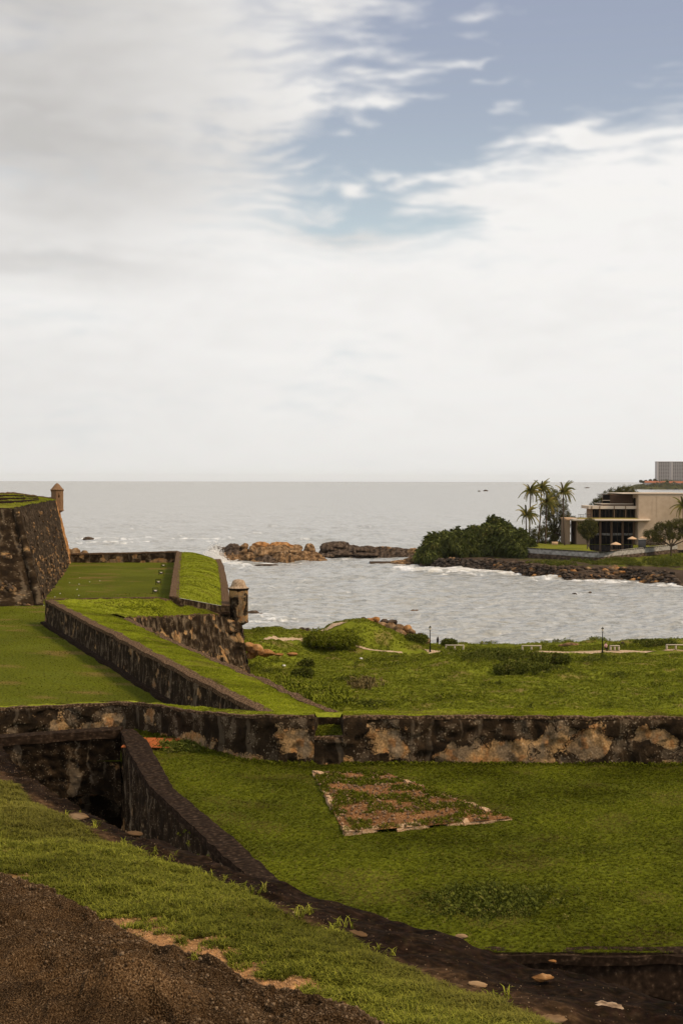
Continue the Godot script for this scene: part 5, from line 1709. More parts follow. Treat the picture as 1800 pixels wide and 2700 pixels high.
	setting("pool", loft(pool, poly([on_y(1546, 1436, 5.72), on_y(1600, 1436, 5.72), on_y(1668, 1436, 5.72)]), 10, 4), M.window_glass, "dark still pool before the glass facade", "pool")
	# parasols
	var um := [[1622, 1439, 388.0, 2.9, "tan parasol standing on the edge of the pool"], [1665, 1424, 395.0, 2.6, "tan parasol half under the eaves by the end screen"], [1695, 1422, 394.0, 2.4, "tan parasol behind the small grey kiosk"], [1713, 1423, 396.0, 2.3, "tan parasol against the blank beige wall"], [1737, 1424, 397.0, 2.3, "tan parasol under the umbrella-crowned tree"]]
	for u in um:
		parasol(u[4], on_d(u[0], u[1] + 16, u[2]), u[3])
	var ks := thing("kiosk", "small dark grey kiosk box on the terrace by the parasols", "kiosk", on_d(1691, 1444, 386.0))
	obj("cabin", box(Vector3(1.7, 2.2, 2.0), Vector3(0, 1.1, 0), 0, 0.03), M.tower_dark, ks)
	obj("roof", box(Vector3(2.0, 0.15, 2.3), Vector3(0, 2.28, 0), 0, 0.03), M.slab_white, ks)
	var sw := thing("dry_stone_wall", "rough dry stone wall on the terrace beside the kiosk", "wall")
	var a := on_d(1700, 1426, 389.0)
	for r in 5:
		for i in 14:
			var q := rock_at("stone", a + Vector3(i * 0.4 + 0.2 * (r % 2), 0.15 + r * 0.36 - 1.2, 0), Vector3(0.26, 0.2, 0.25), [M.dark_rock, M.rock][rng.randi() % 2], sw, false)
			q.name = "stone" if r + i == 0 else q.name
	# loungers on the lawn
	var lg := thing("thatched_bench", "small thatched garden seat on the lawn under the palms", "seat", on_d(1462, 1442, 402.0))
	obj("seat", box(Vector3(1.8, 0.12, 0.8), Vector3(0, 0.5, 0), 0, 0.02), M.column_brown, lg)
	for x in [-0.8, 0.8]:
		obj("leg", box(Vector3(0.1, 0.5, 0.6), Vector3(x, 0.25, 0), 0, 0.02), M.column_brown, lg)
	obj("back", box(Vector3(1.8, 0.9, 0.1), Vector3(0, 1.0, -0.4), 0, 0.02), M.umbrella_cloth, lg)

func parasol(label: String, at: Vector3, w: float) -> void:
	var t := thing("parasol", label, "parasol", at, 0.0, "parasols on the terrace")
	obj("pole", lathe([Vector2(0.04, 0.0), Vector2(0.04, 2.6)], 8), M.column_brown, t)
	obj("foot", lathe([Vector2(0.0, 0.1), Vector2(0.3, 0.1), Vector2(0.3, 0.0)], 12), M.tower_dark, t)
	var m := lathe([Vector2(w * 0.5, 1.95), Vector2(w * 0.5, 2.1), Vector2(w * 0.25, 2.45), Vector2(0.02, 2.72)], 8)
	obj("canopy", m, M.umbrella_cloth, t)

# ---------------------------------------------------------------- headland with the tower block
func build_headland() -> void:
	var D := 3900.0
	var ridge := [[1660, 1296], [1690, 1287], [1705, 1282], [1725, 1274], [1760, 1273], [1800, 1276], [1900, 1274], [2150, 1280]]
	var tp := PackedVector3Array()
	var ft := PackedVector3Array()
	var bk := PackedVector3Array()
	for r in ridge:
		var p := on_d(r[0], r[1], D)
		tp.append(p)
		ft.append(Vector3(p.x - 30.0, -2.0, p.z + 170.0))
		bk.append(Vector3(p.x + 30.0, -2.0, p.z - 600.0))
	var mv := func(p: Vector3, _u: float, v: float) -> Vector3:
		return p + Vector3(0, (9.0 * nz.get_noise_3dv(p * 0.02) + 5.0 * nf.get_noise_3dv(p * 0.06)) * smooth(0.0, 0.2, v), 0)
	var tc := func(p: Vector3, _u: float, _v: float) -> Color:
		var k := 0.6 + 0.4 * nz.get_noise_3dv(p * 0.03)
		return Color(0.13, 0.125, 0.035) * k
	setting("headland", join([loft(tp, ft, 80, 24, mv, tc), loft(bk, tp, 40, 6, mv, tc)]), M.lawn, "hazy wooded headland far along the coast", "headland")
	# dark bushes on the headland
	var bp := []
	for i in 700:
		var u := rng.randf()
		var p := resample_at(tp, u).lerp(resample_at(ft, u), pow(rng.randf(), 1.5) * 0.75)
		bp.append([spin(p + Vector3(0, 2, 0), rng.randf_range(6.0, 12.0)), green("dark")])
	tag(scatter("headland_woods", M.twig, M.leaf, bp), "far woods covering the headland", "woods", "", "stuff")
	# tower block
	var t := thing("tower_block", "pale high-rise tower block with rows of balconies standing on the far headland", "building", on_d(1767, 1276, D + 60.0))
	var wd := 78.0
	var ht := 61.0
	obj("tower_wall", box(Vector3(wd, ht, 24), Vector3(0, ht / 2, -12)), M.tower_wall, t)
	for i in 15:
		obj("balcony", box(Vector3(wd * 0.40, 1.2, 2.4), Vector3(-wd * 0.24, 3.0 + i * 3.9, 1.2)), M.tower_wall, t)
		obj("balcony", box(Vector3(wd * 0.40, 1.2, 2.4), Vector3(wd * 0.26, 3.0 + i * 3.9, 1.2)), M.tower_wall, t)
		for k in 6:
			obj("window", box(Vector3(3.2, 2.2, 0.3), Vector3(-wd * 0.40 + k * 5.0, 5.0 + i * 3.9, 0.1)), M.tower_dark, t)
			obj("window", box(Vector3(3.2, 2.2, 0.3), Vector3(wd * 0.10 + k * 5.0, 5.0 + i * 3.9, 0.1)), M.tower_dark, t)
	for x in [-0.475, 0.03, 0.475]:
		obj("pier", box(Vector3(3.0, ht + 1.0, 2.8), Vector3(wd * x, ht / 2, 1.3)), M.tower_wall, t)
	obj("roof", box(Vector3(wd + 2, 1.5, 27), Vector3(0, ht + 0.9, -11)), M.tower_wall, t)
	for h in [[1712, 1273, 26.0, "low red-roofed house at the seaward end of the headland"], [1737, 1273.5, 30.0, "low red-roofed house just before the tower block"], [1785, 1274, 44.0, "long low red-roofed house below the tower block"]]:
		var c := thing("red_roofed_house", h[3], "house", on_d(h[0], h[1] + 3.0, D - 40.0), 0.0, "red-roofed houses on the headland")
		obj("wall", box(Vector3(h[2], 5, 10), Vector3(0, 1.0, 0)), M.tower_wall, c)
		var pr := PrismMesh.new()
		pr.size = Vector3(13, 5, h[2] + 3)
		var rf := obj("roof", pr, M.roof_tile, c)
		rf.position = Vector3(0, 5.8, 0)
		rf.rotation.y = PI / 2
	for h in [[1688, 1268], [1694, 1270], [1701, 1268], [1713, 1266], [1724, 1265], [1728, 1268]]:
		var p := on_d(h[0], 1283, D - 20.0)
		var q := on_d(h[0], h[1], D - 20.0)
		var c := thing("far_palm", "tiny far palm on the skyline of the headland", "palm", p, 0.0, "far palms on the headland skyline")
		obj("trunk", tube(poly([Vector3.ZERO, Vector3(0, q.y - p.y, 0)]), 0.7, 0.4, 5), M.bark, c)
		crown(c, [[Vector3(0, q.y - p.y, 0), Vector3(3.4, 1.8, 3.0)]], M.strap, "dark", 40, 2.2)

# ---------------------------------------------------------------- rocks in the water and on the shore
func build_rocks() -> void:
	var isl := thing("rock_island", "long low island of orange boulders in the bay mouth with surf bursting beside it", "rocks")
	for q in [[572, 1445, 11, 6, 436, 0], [590, 1452, 20, 9, 432, 0], [614, 1449, 24, 14, 428, 0], [620, 1466, 26, 16, 424, 0], [645, 1445, 13, 12, 428, 1], [668, 1454, 15, 15, 424, 1], [690, 1463, 23, 20, 421, 1], [690, 1438, 26, 9, 428, 2], [735, 1443, 46, 13, 428, 2], [742, 1456, 52, 18, 425, 1], [700, 1476, 32, 13, 420, 0], [660, 1472, 28, 15, 421, 1], [608, 1481, 13, 9, 418, 1], [632, 1484, 12, 7, 417, 0], [672, 1485, 20, 6, 416, 1], [712, 1485, 28, 8, 416, 0], [782, 1449, 18, 12, 430, 1], [775, 1471, 26, 11, 424, 0], [800, 1464, 20, 11, 428, 1], [815, 1450, 17, 15, 432, 1], [825, 1466, 24, 11, 430, 1], [858, 1468, 26, 8, 436, 0], [748, 1478, 20, 9, 419, 1], [560, 1453, 12, 6, 434, 0]]:
		var p := on_d(q[0], q[1], q[4])
		var s: float = q[4] / F
		rock_at("boulder", p, Vector3(q[2] * s, q[3] * s * 1.1, q[2] * s * 0.75 + 1.0), [M.dark_rock, M.rock, M.orange_rock][q[5]], isl)
	var ridge := func(top: Array, d: float, w: float, m: Material, parent: Node3D) -> void:
		var a := PackedVector3Array()
		var f := PackedVector3Array()
		var b := PackedVector3Array()
		for q in top:
			var p := on_d(q[0], q[1], d)
			a.append(p)
			f.append(Vector3(p.x, -1.0, p.z + w))
			b.append(Vector3(p.x, -1.0, p.z - w))
		var crag := func(p: Vector3, u: float, v: float) -> Vector3:
			var k := nz.get_noise_3dv(p * 0.16) + 0.6 * absf(nf.get_noise_3dv(p * Vector3(0.35, 0.6, 0.35)))
			return p + Vector3(0.5, 0.9, 0.8) * (k * 1.7 * smooth(0.0, 0.06, u) * smooth(1.0, 0.94, u))
		obj("ridge", join([loft(a, f, 150, 26, crag), loft(b, a, 110, 14, crag)]), m, parent)
	ridge.call([[556, 1472], [575, 1462], [600, 1458], [640, 1453], [670, 1452], [700, 1446], [740, 1445], [775, 1450], [790, 1460], [812, 1459], [830, 1464], [862, 1474]], 424.0, 8.0, M.rock, isl)
	var is2 := thing("rock_island", "darker low reef trailing from the orange boulders towards the thicket", "rocks")
	for q in [[888, 1443, 46, 14, 447, 0], [872, 1450, 34, 16, 445, 0], [925, 1452, 44, 14, 446, 0], [965, 1452, 32, 12, 449, 0], [960, 1464, 42, 6, 442, 0], [1010, 1453, 38, 11, 452, 1], [1040, 1454, 32, 10, 455, 0], [1066, 1454, 20, 7, 457, 0], [1100, 1454, 24, 5, 458, 0], [900, 1462, 40, 9, 442, 0], [1010, 1462, 40, 6, 448, 0]]:
		var p := on_d(q[0], q[1], q[4])
		var s: float = q[4] / F
		rock_at("boulder", p, Vector3(q[2] * s, q[3] * s * 1.1, q[2] * s * 0.6 + 1.0), [M.dark_rock, M.rock][q[5]], is2)
	ridge.call([[836, 1462], [848, 1443], [880, 1434], [915, 1437], [935, 1446], [965, 1448], [985, 1444], [1010, 1445], [1040, 1446], [1068, 1450], [1092, 1456]], 447.0, 7.0, M.dark_rock, is2)
	var tip := thing("rock_shelf", "sloping brown rock shelf at the waterline under the thicket", "rocks")
	for q in [[1060, 1487, 36, 10, 398, 1], [1088, 1480, 28, 10, 402, 1], [1038, 1497, 11, 5, 394, 0], [1072, 1498, 16, 5, 392, 0], [1092, 1454, 22, 8, 420, 1], [1118, 1493, 20, 8, 395, 0], [1155, 1494, 22, 8, 393, 1], [1188, 1486, 20, 16, 393, 1], [1240, 1490, 24, 14, 390, 1], [1245, 1503, 12, 6, 386, 1], [1278, 1502, 10, 6, 386, 0], [1215, 1496, 24, 9, 391, 0], [1330, 1500, 26, 12, 382, 0], [1300, 1494, 26, 12, 386, 0], [1360, 1502, 20, 12, 378, 0], [1345, 1508, 12, 6, 376, 1]]:
		var p := on_d(q[0], q[1], q[4])
		var s: float = q[4] / F
		rock_at("boulder", p, Vector3(q[2] * s, q[3] * s * 1.1, q[2] * s * 0.6 + 0.5), [M.dark_rock, M.rock][q[5]], tip)
	for q in [[234, 1423, 16, 6, "dark rock awash beyond the court end wall"], [700, 1491, 36, 3, "flat wet rock just in front of the orange island"], [1090, 1615, 18, 6, "single brown rock in the middle of the bay"], [1513, 1567, 7, 3, "small dark rock alone off the boulder bank"], [1554, 1562, 5, 2, "tiny dark rock off the boulder bank"], [1279, 1295, 7, 3, "far dark rock on the horizon with a little surf"], [1262, 1296, 5, 2, "tiny far rock next to the one on the horizon"], [1546, 1287, 8, 2, "far low rock on the sea behind the building"], [1472, 1300, 4, 2, "far speck of rock behind the palms"]]:
		var p := on_y(q[0], q[1], 0.0)
		var s := -p.z / F
		var o := loose(q[4], p, Vector3(q[2] * s, q[3] * s * 1.3, q[2] * s * 0.8), M.dark_rock if q[0] != 1090 else M.rock)
		foam_note(o)
	# spray where the swell breaks on the island
	var sp := []
	for i in 7000:
		var p := on_y(566 + rng.randfn() * 18, 1478 + rng.randfn() * 5, 0.0)
		p.y = absf(rng.randfn()) * 1.7 * exp(-pow((p.x + 37.5) / 3.5, 2.0)) + 0.1
		sp.append([spin(p, rng.randf_range(0.04, 0.17)), Color(0.8, 0.79, 0.77)])
	tag(scatter("spray", boulders[7], M.blade, sp), "white spray bursting against the island", "spray", "", "stuff")
	# boulders along the meadow shore
	var sh := [[655, 1676, 11, 8, 0], [672, 1684, 8, 5, 1], [693, 1683, 10, 5, 1], [706, 1684, 7, 5, 0], [724, 1681, 12, 6, 1], [740, 1677, 13, 8, 2], [756, 1675, 12, 8, 0], [772, 1671, 13, 8, 0], [780, 1681, 10, 7, 1], [796, 1668, 12, 11, 0], [812, 1666, 10, 9, 0], [648, 1690, 8, 5, 2], [932, 1637, 14, 4, 0], [958, 1633, 9, 5, 0], [972, 1637, 16, 6, 2], [990, 1635, 16, 7, 2], [1012, 1639, 14, 6, 0], [1035, 1641, 18, 6, 0], [1005, 1650, 18, 8, 1], [1030, 1654, 16, 10, 1], [1052, 1658, 15, 10, 1], [1075, 1660, 14, 10, 2], [1084, 1668, 12, 9, 1], [1055, 1669, 14, 9, 1], [1108, 1678, 11, 8, 0], [1115, 1689, 9, 10, 1], [1128, 1693, 8, 8, 1], [1095, 1680, 10, 8, 1], [1065, 1676, 12, 7, 1], [1020, 1664, 10, 7, 1], [1500, 1701, 26, 5, 1], [1480, 1702, 12, 3, 1], [1640, 1697, 7, 4, 0], [1575, 1704, 8, 3, 1]]
	for i in sh.size():
		var q: Array = sh[i]
		var d: float = 183.0 + (4.0 if q[0] < 900 else 0.0) + (8.0 if q[0] > 1100 else 0.0) + (q[1] - 1660) * -0.12
		if q[0] > 930 and q[0] < 1100:
			d = 184.0 - (q[1] - 1640) * 0.12
		var p := on_d(q[0], q[1], d)
		var s: float = d / F
		var zone := "brown boulder on the shore between the turret and the grassy knoll" if q[0] < 900 else ("orange-brown boulder on the rocky back of the grassy knoll" if q[0] < 1140 else "flat brown rock at the water beyond the path")
		loose(zone, p, Vector3(q[2] * s, q[3] * s * 1.25, q[2] * s * 0.8), [M.dark_rock, M.rock, M.orange_rock][q[4]], "boulders of the meadow shore")
	for q in [[655, 1705, 14, 9, 2], [675, 1714, 22, 12, 2], [700, 1722, 20, 8, 2], [735, 1726, 14, 3, 2], [770, 1725, 13, 4, 2], [662, 1728, 12, 8, 1]]:
		var p := on_d(q[0], q[1], 139.0)
		var s := 139.0 / F
		loose("bare orange rock outcrop at the foot of the turret corner", p, Vector3(q[2] * s * 1.2, q[3] * s * 1.3, q[2] * s), M.orange_rock, "orange outcrops under the turret")
	for q in [[606, 1625, 22, 7], [668, 1618, 20, 7], [690, 1622, 14, 5], [655, 1624, 16, 6], [712, 1624, 6, 3]]:
		var p := on_y(q[0], q[1], 0.0)
		var s := -p.z / F
		loose("black wet rock in the surf behind the round turret", p, Vector3(q[2] * s, q[3] * s * 1.2, q[2] * s * 0.8), M.dark_rock, "black rocks behind the turret")
	for q in [[200, 1456, 14, 7], [222, 1459, 12, 5], [185, 1456, 8, 6]]:
		var p := on_d(q[0], q[1], 232.0)
		loose("brown rock just beyond the court end wall", p, Vector3(q[2], q[3] * 1.6, q[2] * 0.8) * 232.0 / F, M.rock, "rocks beyond the court end wall")

func foam_note(_o: Node) -> void:
	pass

# ---------------------------------------------------------------- small things on the meadow
func build_paths() -> void:
	var ribbon := func(pts: Array, w: float, called: String, label: String) -> void:
		var a := PackedVector3Array()
		for p in pts:
			a.append(on_meadow(p[0], p[1]))
		a = resample(a, 60)
		var few := resample(a, 12)
		var rect := Rect2(Vector2(few[0].x, few[0].z), Vector2.ZERO)
		for p in few:
			rect = rect.expand(Vector2(p.x, p.z))
		trails.append([few, w, rect.grow(5.0), 3.2 if w > 1.0 else 0.8])
		var l := PackedVector3Array()
		var r := PackedVector3Array()
		for i in a.size():
			var t := (a[mini(i + 1, 60)] - a[maxi(i - 1, 0)])
			t.y = 0
			var n := Vector3(-t.z, 0, t.x).normalized()
			var k := w * (0.8 + 0.35 * nf.get_noise_1d(i * 0.6))
			l.append(a[i] - n * k)
			r.append(a[i] + n * k)
		var drape := func(p: Vector3, _u: float, _v: float) -> Vector3: return Vector3(p.x, meadow_y(p) + 0.05, p.z)
		setting(called, loft(l, r, 60, 6, drape), M.dirt, label, "path")
	ribbon.call([[1122, 1715], [1180, 1718], [1300, 1717], [1420, 1718], [1500, 1721], [1570, 1722], [1640, 1719], [1700, 1721], [1800, 1716], [1900, 1712]], 1.25, "shore_path", "pale dirt path along the shore past the lamp posts")
	ribbon.call([[838, 1676], [855, 1664], [876, 1652], [893, 1646], [905, 1644]], 0.8, "knoll_trail", "orange worn trail climbing the grassy knoll")
	ribbon.call([[930, 1706], [960, 1712], [1000, 1717], [1060, 1721]], 0.28, "meadow_trail", "narrow dirt trail across the meadow below the knoll")
	ribbon.call([[700, 1688], [740, 1687], [780, 1686], [800, 1687]], 0.4, "shore_trail", "sandy trail behind the shore boulders")

func build_meadow_things() -> void:
	# lamp posts
	for q in [[1133, 1720, "black lamp post at the end of the shore path by the knoll"], [1587, 1722, "black lamp post on the shore path beside the seated person"]]:
		var b := on_meadow(q[0], q[1])
		var t := thing("lamp_post", q[2], "lamp post", b, 0.0, "lamp posts on the shore path")
		var s := -b.z * 69.0 / F / 3.55
		t.scale = Vector3(s, s, s)
		obj("post", lathe([Vector2(0.16, -0.3), Vector2(0.16, 0.12), Vector2(0.11, 0.2), Vector2(0.10, 0.6), Vector2(0.07, 0.66), Vector2(0.055, 2.8), Vector2(0.08, 2.84), Vector2(0.03, 2.95)], 10), M.black_iron, t)
		obj("crossbar", box(Vector3(0.36, 0.03, 0.03), Vector3(0, 2.88, 0)), M.black_iron, t)
		obj("lantern", lathe([Vector2(0.07, 2.95), Vector2(0.17, 3.32), Vector2(0.0, 3.32)], 6), M.lamp_glass, t)
		obj("lantern_cap", lathe([Vector2(0.2, 3.32), Vector2(0.12, 3.44), Vector2(0.03, 3.5), Vector2(0.02, 3.6), Vector2(0.0, 3.62)], 6), M.black_iron, t)
	# concrete benches along the path
	for q in [[1173, 1223, 1716, "pale concrete bench beside the lamp post by the knoll"], [1374, 1426, 1717, "pale concrete bench midway between the two lamp posts"], [1606, 1632, 1718, "short pale concrete bench beside the seated person"], [1754, 1806, 1714, "pale concrete bench at the far bend of the shore path"]]:
		var mid := on_meadow((q[0] + q[1]) / 2.0, q[2])
		var l: float = (q[1] - q[0]) * -mid.z / F
		var t := thing("concrete_bench", q[3], "bench", mid, 0.0, "concrete benches on the shore path")
		for k in 3:
			obj("post", box(Vector3(0.2, 0.75, 0.35), Vector3((k - 1) * (l / 2 - 0.1), 0.25, 0), 0, 0.03), M.bench_white, t)
		obj("seat", box(Vector3(l, 0.1, 0.42), Vector3(0, 0.66, 0), 0, 0.02), M.bench_white, t)
	# people
	var hb := on_d(1153, 1688, 197.0)
	var st := thing("person", "distant standing person in dark clothes by the water past the lamp post", "person", Vector3(hb.x, hb.y - 1.25, hb.z), 1.3)
	var bones := [[Vector3(0, 0.92, 0), Vector3(0, 1.42, 0.02), 0.15, 0.17], [Vector3(-0.08, 0.9, 0), Vector3(-0.1, 0.48, 0.05), 0.09, 0.065], [Vector3(-0.1, 0.48, 0.05), Vector3(-0.1, 0.06, 0), 0.06, 0.045], [Vector3(0.08, 0.9, 0), Vector3(0.1, 0.48, 0.0), 0.09, 0.065], [Vector3(0.1, 0.48, 0.0), Vector3(0.11, 0.06, -0.06), 0.06, 0.045], [Vector3(-0.1, 0.04, 0), Vector3(-0.1, 0.03, 0.16), 0.045, 0.035], [Vector3(0.11, 0.04, -0.06), Vector3(0.11, 0.03, 0.1), 0.045, 0.035], [Vector3(-0.19, 1.42, 0), Vector3(-0.25, 1.14, 0.02), 0.06, 0.048], [Vector3(-0.25, 1.14, 0.02), Vector3(-0.24, 0.88, 0.1), 0.045, 0.035], [Vector3(0.19, 1.42, 0), Vector3(0.25, 1.14, 0.02), 0.06, 0.048], [Vector3(0.25, 1.14, 0.02), Vector3(0.24, 0.88, 0.1), 0.045, 0.035], [Vector3(0, 1.42, 0), Vector3(0, 1.54, 0.02), 0.06, 0.055], [Vector3(0, 1.6, 0.02), Vector3(0, 1.68, 0.02), 0.09, 0.095]]
	obj("body", figure(bones, 0.045), M.cloth_dark, st)
	var sp := on_meadow(1595, 1717)
	var se := thing("person", "small seated person in a pink top and dark trousers at the end of the bench", "person", sp, 0.4)
	se.scale = Vector3(0.8, 0.8, 0.8)
	var sb := [[Vector3(0, 0.5, 0), Vector3(0, 1.0, 0.06), 0.16, 0.17], [Vector3(-0.1, 0.52, 0.05), Vector3(-0.12, 0.5, 0.45), 0.09, 0.065], [Vector3(-0.12, 0.5, 0.45), Vector3(-0.12, 0.06, 0.42), 0.06, 0.045], [Vector3(0.1, 0.52, 0.05), Vector3(0.12, 0.5, 0.45), 0.09, 0.065], [Vector3(0.12, 0.5, 0.45), Vector3(0.12, 0.06, 0.42), 0.06, 0.045], [Vector3(-0.12, 0.04, 0.42), Vector3(-0.12, 0.03, 0.58), 0.045, 0.035], [Vector3(0.12, 0.04, 0.42), Vector3(0.12, 0.03, 0.58), 0.045, 0.035], [Vector3(-0.2, 0.98, 0.06), Vector3(-0.26, 0.74, 0.14), 0.06, 0.048], [Vector3(-0.26, 0.74, 0.14), Vector3(-0.14, 0.58, 0.34), 0.045, 0.035], [Vector3(0.2, 0.98, 0.06), Vector3(0.26, 0.74, 0.14), 0.06, 0.048], [Vector3(0.26, 0.74, 0.14), Vector3(0.14, 0.58, 0.34), 0.045, 0.035], [Vector3(0, 1.0, 0.06), Vector3(0, 1.12, 0.08), 0.06, 0.055], [Vector3(0, 1.18, 0.09), Vector3(0, 1.26, 0.09), 0.09, 0.095]]
	obj("body", figure(sb, 0.045), M.skin, se)
	obj("top", figure([[Vector3(0, 0.55, 0), Vector3(0, 1.0, 0.06), 0.18, 0.19], [Vector3(-0.19, 0.98, 0.06), Vector3(-0.25, 0.8, 0.12), 0.075, 0.07], [Vector3(0.19, 0.98, 0.06), Vector3(0.25, 0.8, 0.12), 0.075, 0.07]], 0.03), M.cloth_pink, se)
	obj("trousers", figure([[Vector3(-0.1, 0.52, 0.05), Vector3(-0.12, 0.5, 0.45), 0.105, 0.08], [Vector3(-0.12, 0.5, 0.45), Vector3(-0.12, 0.2, 0.42), 0.078, 0.065], [Vector3(0.1, 0.52, 0.05), Vector3(0.12, 0.5, 0.45), 0.105, 0.08], [Vector3(0.12, 0.5, 0.45), Vector3(0.12, 0.2, 0.42), 0.078, 0.065]], 0.03), M.cloth_dark, se)
	obj("hair", figure([[Vector3(0, 1.22, 0.06), Vector3(0, 1.3, 0.07), 0.1, 0.095]], 0.02), M.black_iron, se)
	# shrubs that stand out of the meadow
	var B := func(px: float, py: float, w: float, h: float, label: String, kind: String) -> void:
		var p := on_meadow(px, py)
		var t := thing("meadow_bush", label, "bush", p)
		var lobes := []
		for k in 7:
			lobes.append([Vector3(rng.randf_range(-0.8, 0.8) * w, h * rng.randf_range(0.25, 0.6), rng.randf_range(-0.5, 0.5) * w), Vector3(w * 0.42, h * 0.42, w * 0.4)])
		obj("stem", tube(poly([Vector3(0, -0.2, 0), Vector3(0.05, h * 0.3, 0), Vector3(0.1, h * 0.6, 0)]), 0.08, 0.03, 5), M.bark, t)
		crown(t, lobes, M.weed, kind, 420, 1.5)
	B.call(868, 1712, 3.3, 2.6, "large rounded green bush at the foot of the knoll", "meadow")
	B.call(1100, 1694, 1.6, 0.9, "low green bush below the knoll boulders", "shrub")
	B.call(1190, 1706, 1.2, 0.9, "dark bush behind the bench near the knoll", "shrub")
	B.call(1380, 1775, 2.6, 1.2, "dark scrubby bush on the meadow mound", "shrub")
	B.call(1440, 1750, 2.2, 0.9, "dark low bush on the seaward side of the mound", "shrub")
	B.call(1340, 1742, 1.6, 0.8, "small dark bush near the shore path", "shrub")
	B.call(805, 1760, 0.9, 0.7, "small dark bush in the grass near the orange outcrop", "shrub")
	B.call(796, 1785, 0.9, 0.6, "dark weed clump beside the rampart meadow", "shrub")
	B.call(1720, 1706, 2.6, 0.8, "dark spreading bush beyond the far bend of the path", "shrub")
	# tall grass against the rampart
	var tg := []
	for i in 900:
		var k := rng.randf()
		var p := on_meadow(lerpf(740, 900, k) + rng.randfn() * 22, lerpf(1808, 1850, k) + rng.randfn() * 10)
		tg.append([stand(p, rng.randf_range(4.0, 9.0), 1.3), green("meadow")])
	for i in 160:
		var p := on_meadow(960 + rng.randfn() * 16, 1808 + rng.randfn() * 6)
		tg.append([stand(p, rng.randf_range(4.0, 7.0), 1.5), Color(0.16, 0.12, 0.05)])
	tag(scatter("tall_grass", M.lawn_tuft, M.blade, tg), "tall seeding grass on the meadow beside the long rampart", "grass", "", "stuff")
	for q in [[952, 1744], [749, 1763]]:
		var o := rock_at("litter", on_meadow(q[0], q[1]) + Vector3(0, 0.25, 0), Vector3(0.22, 0.12, 0.2), M.white_litter, null, false)
		tag(o, "white scrap of litter lying in the meadow grass", "litter", "litter in the meadow")

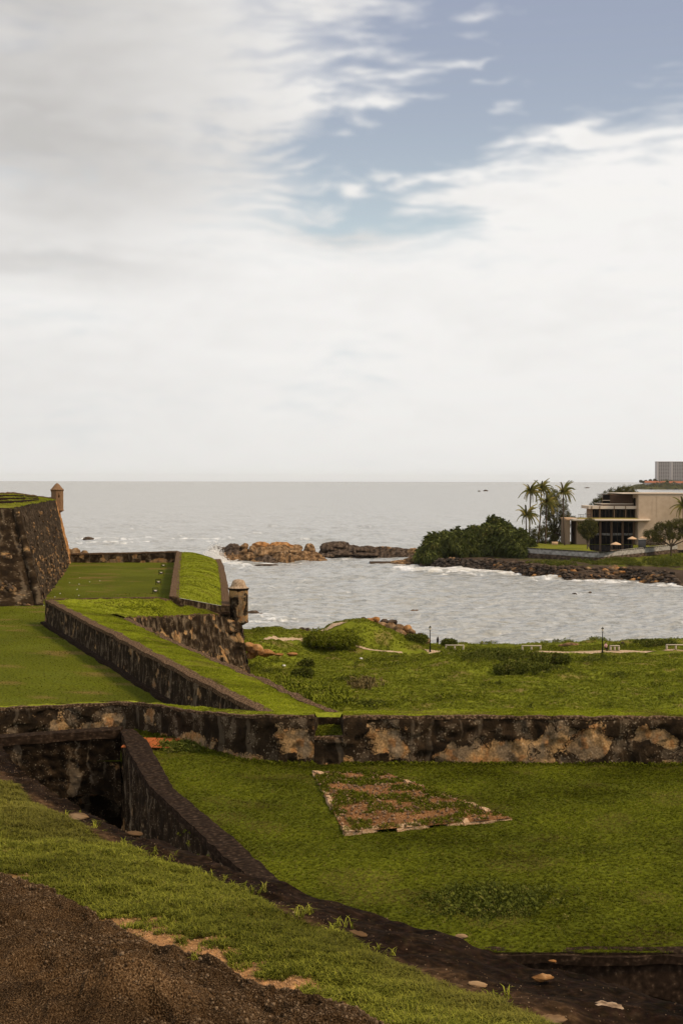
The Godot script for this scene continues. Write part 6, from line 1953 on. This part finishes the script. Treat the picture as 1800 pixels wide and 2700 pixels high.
# ---------------------------------------------------------------- small things in the courts
func build_court_things() -> void:
	# old foundation in the near lawn
	var L := 13.0
	var t := thing("old_foundation", "sunken stone foundation frame with bare earth and weeds inside the near lawn", "foundation")
	var c := (foundation[0] + foundation[1] + foundation[2] + foundation[3]) / 4
	var inner := PackedVector3Array()
	for p in foundation:
		inner.append(p + (c - p).normalized() * 0.5)
	var et := func(p: Vector3, _u: float, _v: float) -> Color:
		var k := 0.6 + 0.4 * nz.get_noise_3dv(p * 0.8)
		return Color(k, k * 0.9, k * 0.85)
	obj("earth_fill", loft(poly([foundation[0], foundation[1]]), poly([foundation[3], foundation[2]]), 60, 60, func(p: Vector3, _u: float, _v: float) -> Vector3: return p + Vector3(0, 0.085 + 0.03 * nz.get_noise_3dv(p * 1.2), 0), et), M.earth, t)
	for i in 4:
		var a := foundation[i]
		var b := foundation[(i + 1) % 4]
		var ia := inner[i]
		var ib := inner[(i + 1) % 4]
		var n := int(a.distance_to(b) / 0.55)
		for k in n:
			var u0 := float(k) / n
			var u1 := (k + 0.97) / n
			if nz.get_noise_2d(k * 0.9 + i * 20, 3.0) > (0.12 if i == 3 or i == 0 else 0.3):
				continue
			var s := slab(poly([a.lerp(b, u0), a.lerp(b, u1)]), poly([ia.lerp(ib, u0), ia.lerp(ib, u1)]), 0.2, 3, 0.12)
			var o := obj("kerb_stone", s, M.kerb, t)
			o.position = Vector3(0, 0.085 + rng.randf_range(-0.02, 0.025), 0)
	var fw := []
	for i in 5200:
		var u := rng.randf()
		var v := rng.randf()
		var p := foundation[0].lerp(foundation[1], u).lerp(foundation[3].lerp(foundation[2], u), v)
		if nz.get_noise_2d(p.x * 0.5 + 4.0, p.z * 0.5) + 0.3 * nf.get_noise_2d(p.x * 1.5, p.z * 1.5) > -0.03:
			fw.append([spin(p + Vector3(0, 0.10, 0), rng.randf_range(0.25, 0.5)), green("lawn")])
	tag(scatter("foundation_weeds", M.weed, M.leaf, fw), "patches of weeds growing inside the old foundation", "weeds", "", "stuff")
	var gv := []
	for i in 700:
		var u := rng.randf()
		var v := rng.randf()
		var p := foundation[0].lerp(foundation[1], u).lerp(foundation[3].lerp(foundation[2], u), v)
		var k := rng.randf_range(0.25, 0.6)
		gv.append([spin(p + Vector3(0, 0.12, 0), rng.randf_range(0.02, 0.06)), Color(0.5, 0.32, 0.19) * k * 0.9])
	tag(scatter("foundation_gravel", boulders[8], M.gravel, gv), "loose reddish gravel inside the old foundation", "gravel", "", "stuff")
	# clay tiles at the foot of the cross wall
	var ft := thing("tile_floor", "remnant of orange clay tile paving at the foot of the cross wall", "paving", on_y(424, 1967, L))
	var tile := box(Vector3(0.40, 0.05, 0.40), Vector3.ZERO, 0.0, 0.012)
	for i in 5:
		for j in 5:
			var o := obj("tile", tile, M.clay_tile, ft)
			o.position = Vector3((i - 2.2) * 0.43 - j * 0.08, 0.13 + rng.randf_range(-0.012, 0.012), (j - 2) * 0.43)
			o.rotation = Vector3(rng.randf_range(-0.03, 0.03), rng.randf_range(-0.03, 0.03), rng.randf_range(-0.03, 0.03))
	# caged floodlights
	for q in [[410, 1566, "nearest the flank edging"], [418, 1542, ""], [425, 1517, ""], [431, 1497, ""]]:
		var p := on_y(q[0], q[1], 12.0)
		var l := thing("caged_floodlight", "small floodlight in a square wire cage on the court lawn", "floodlight", p, 0.1, "caged floodlights in a row on the court lawn")
		var W := 0.6
		for x in [-1, 1]:
			for z in [-1, 1]:
				obj("cage_post", box(Vector3(0.035, 0.62, 0.035), Vector3(x * W / 2, 0.31, z * W / 2)), M.black_iron, l)
		for y in [0.3, 0.62]:
			for z in [-1, 1]:
				obj("cage_bar", box(Vector3(W, 0.03, 0.03), Vector3(0, y, z * W / 2)), M.black_iron, l)
				obj("cage_bar", box(Vector3(0.03, 0.03, W), Vector3(z * W / 2, y, 0)), M.black_iron, l)
		var hd := obj("lamp_head", box(Vector3(0.36, 0.26, 0.2), Vector3.ZERO, 0, 0.03), M.tower_dark, l)
		hd.position = Vector3(0, 0.3, 0)
		hd.rotation = Vector3(-0.5, 0.3, 0)
		var gl := obj("lens", box(Vector3(0.22, 0.12, 0.02), Vector3(0, 0, 0.11)), M.lamp_glass, hd)
		gl.position = Vector3.ZERO
	for q in [[211, 1523], [237, 1534], [264, 1531], [184, 1536], [209, 1540], [159, 1565], [145, 1574], [208, 1570], [116, 1596], [204, 1554]]:
		var o := rock_at("litter", on_y(q[0], q[1], 12.05), Vector3(0.06, 0.035, 0.055) * rng.randf_range(0.8, 1.4), M.white_litter, null, false)
		tag(o, "white scrap of litter on the court lawn by the great rampart", "litter", "litter on the court lawn")
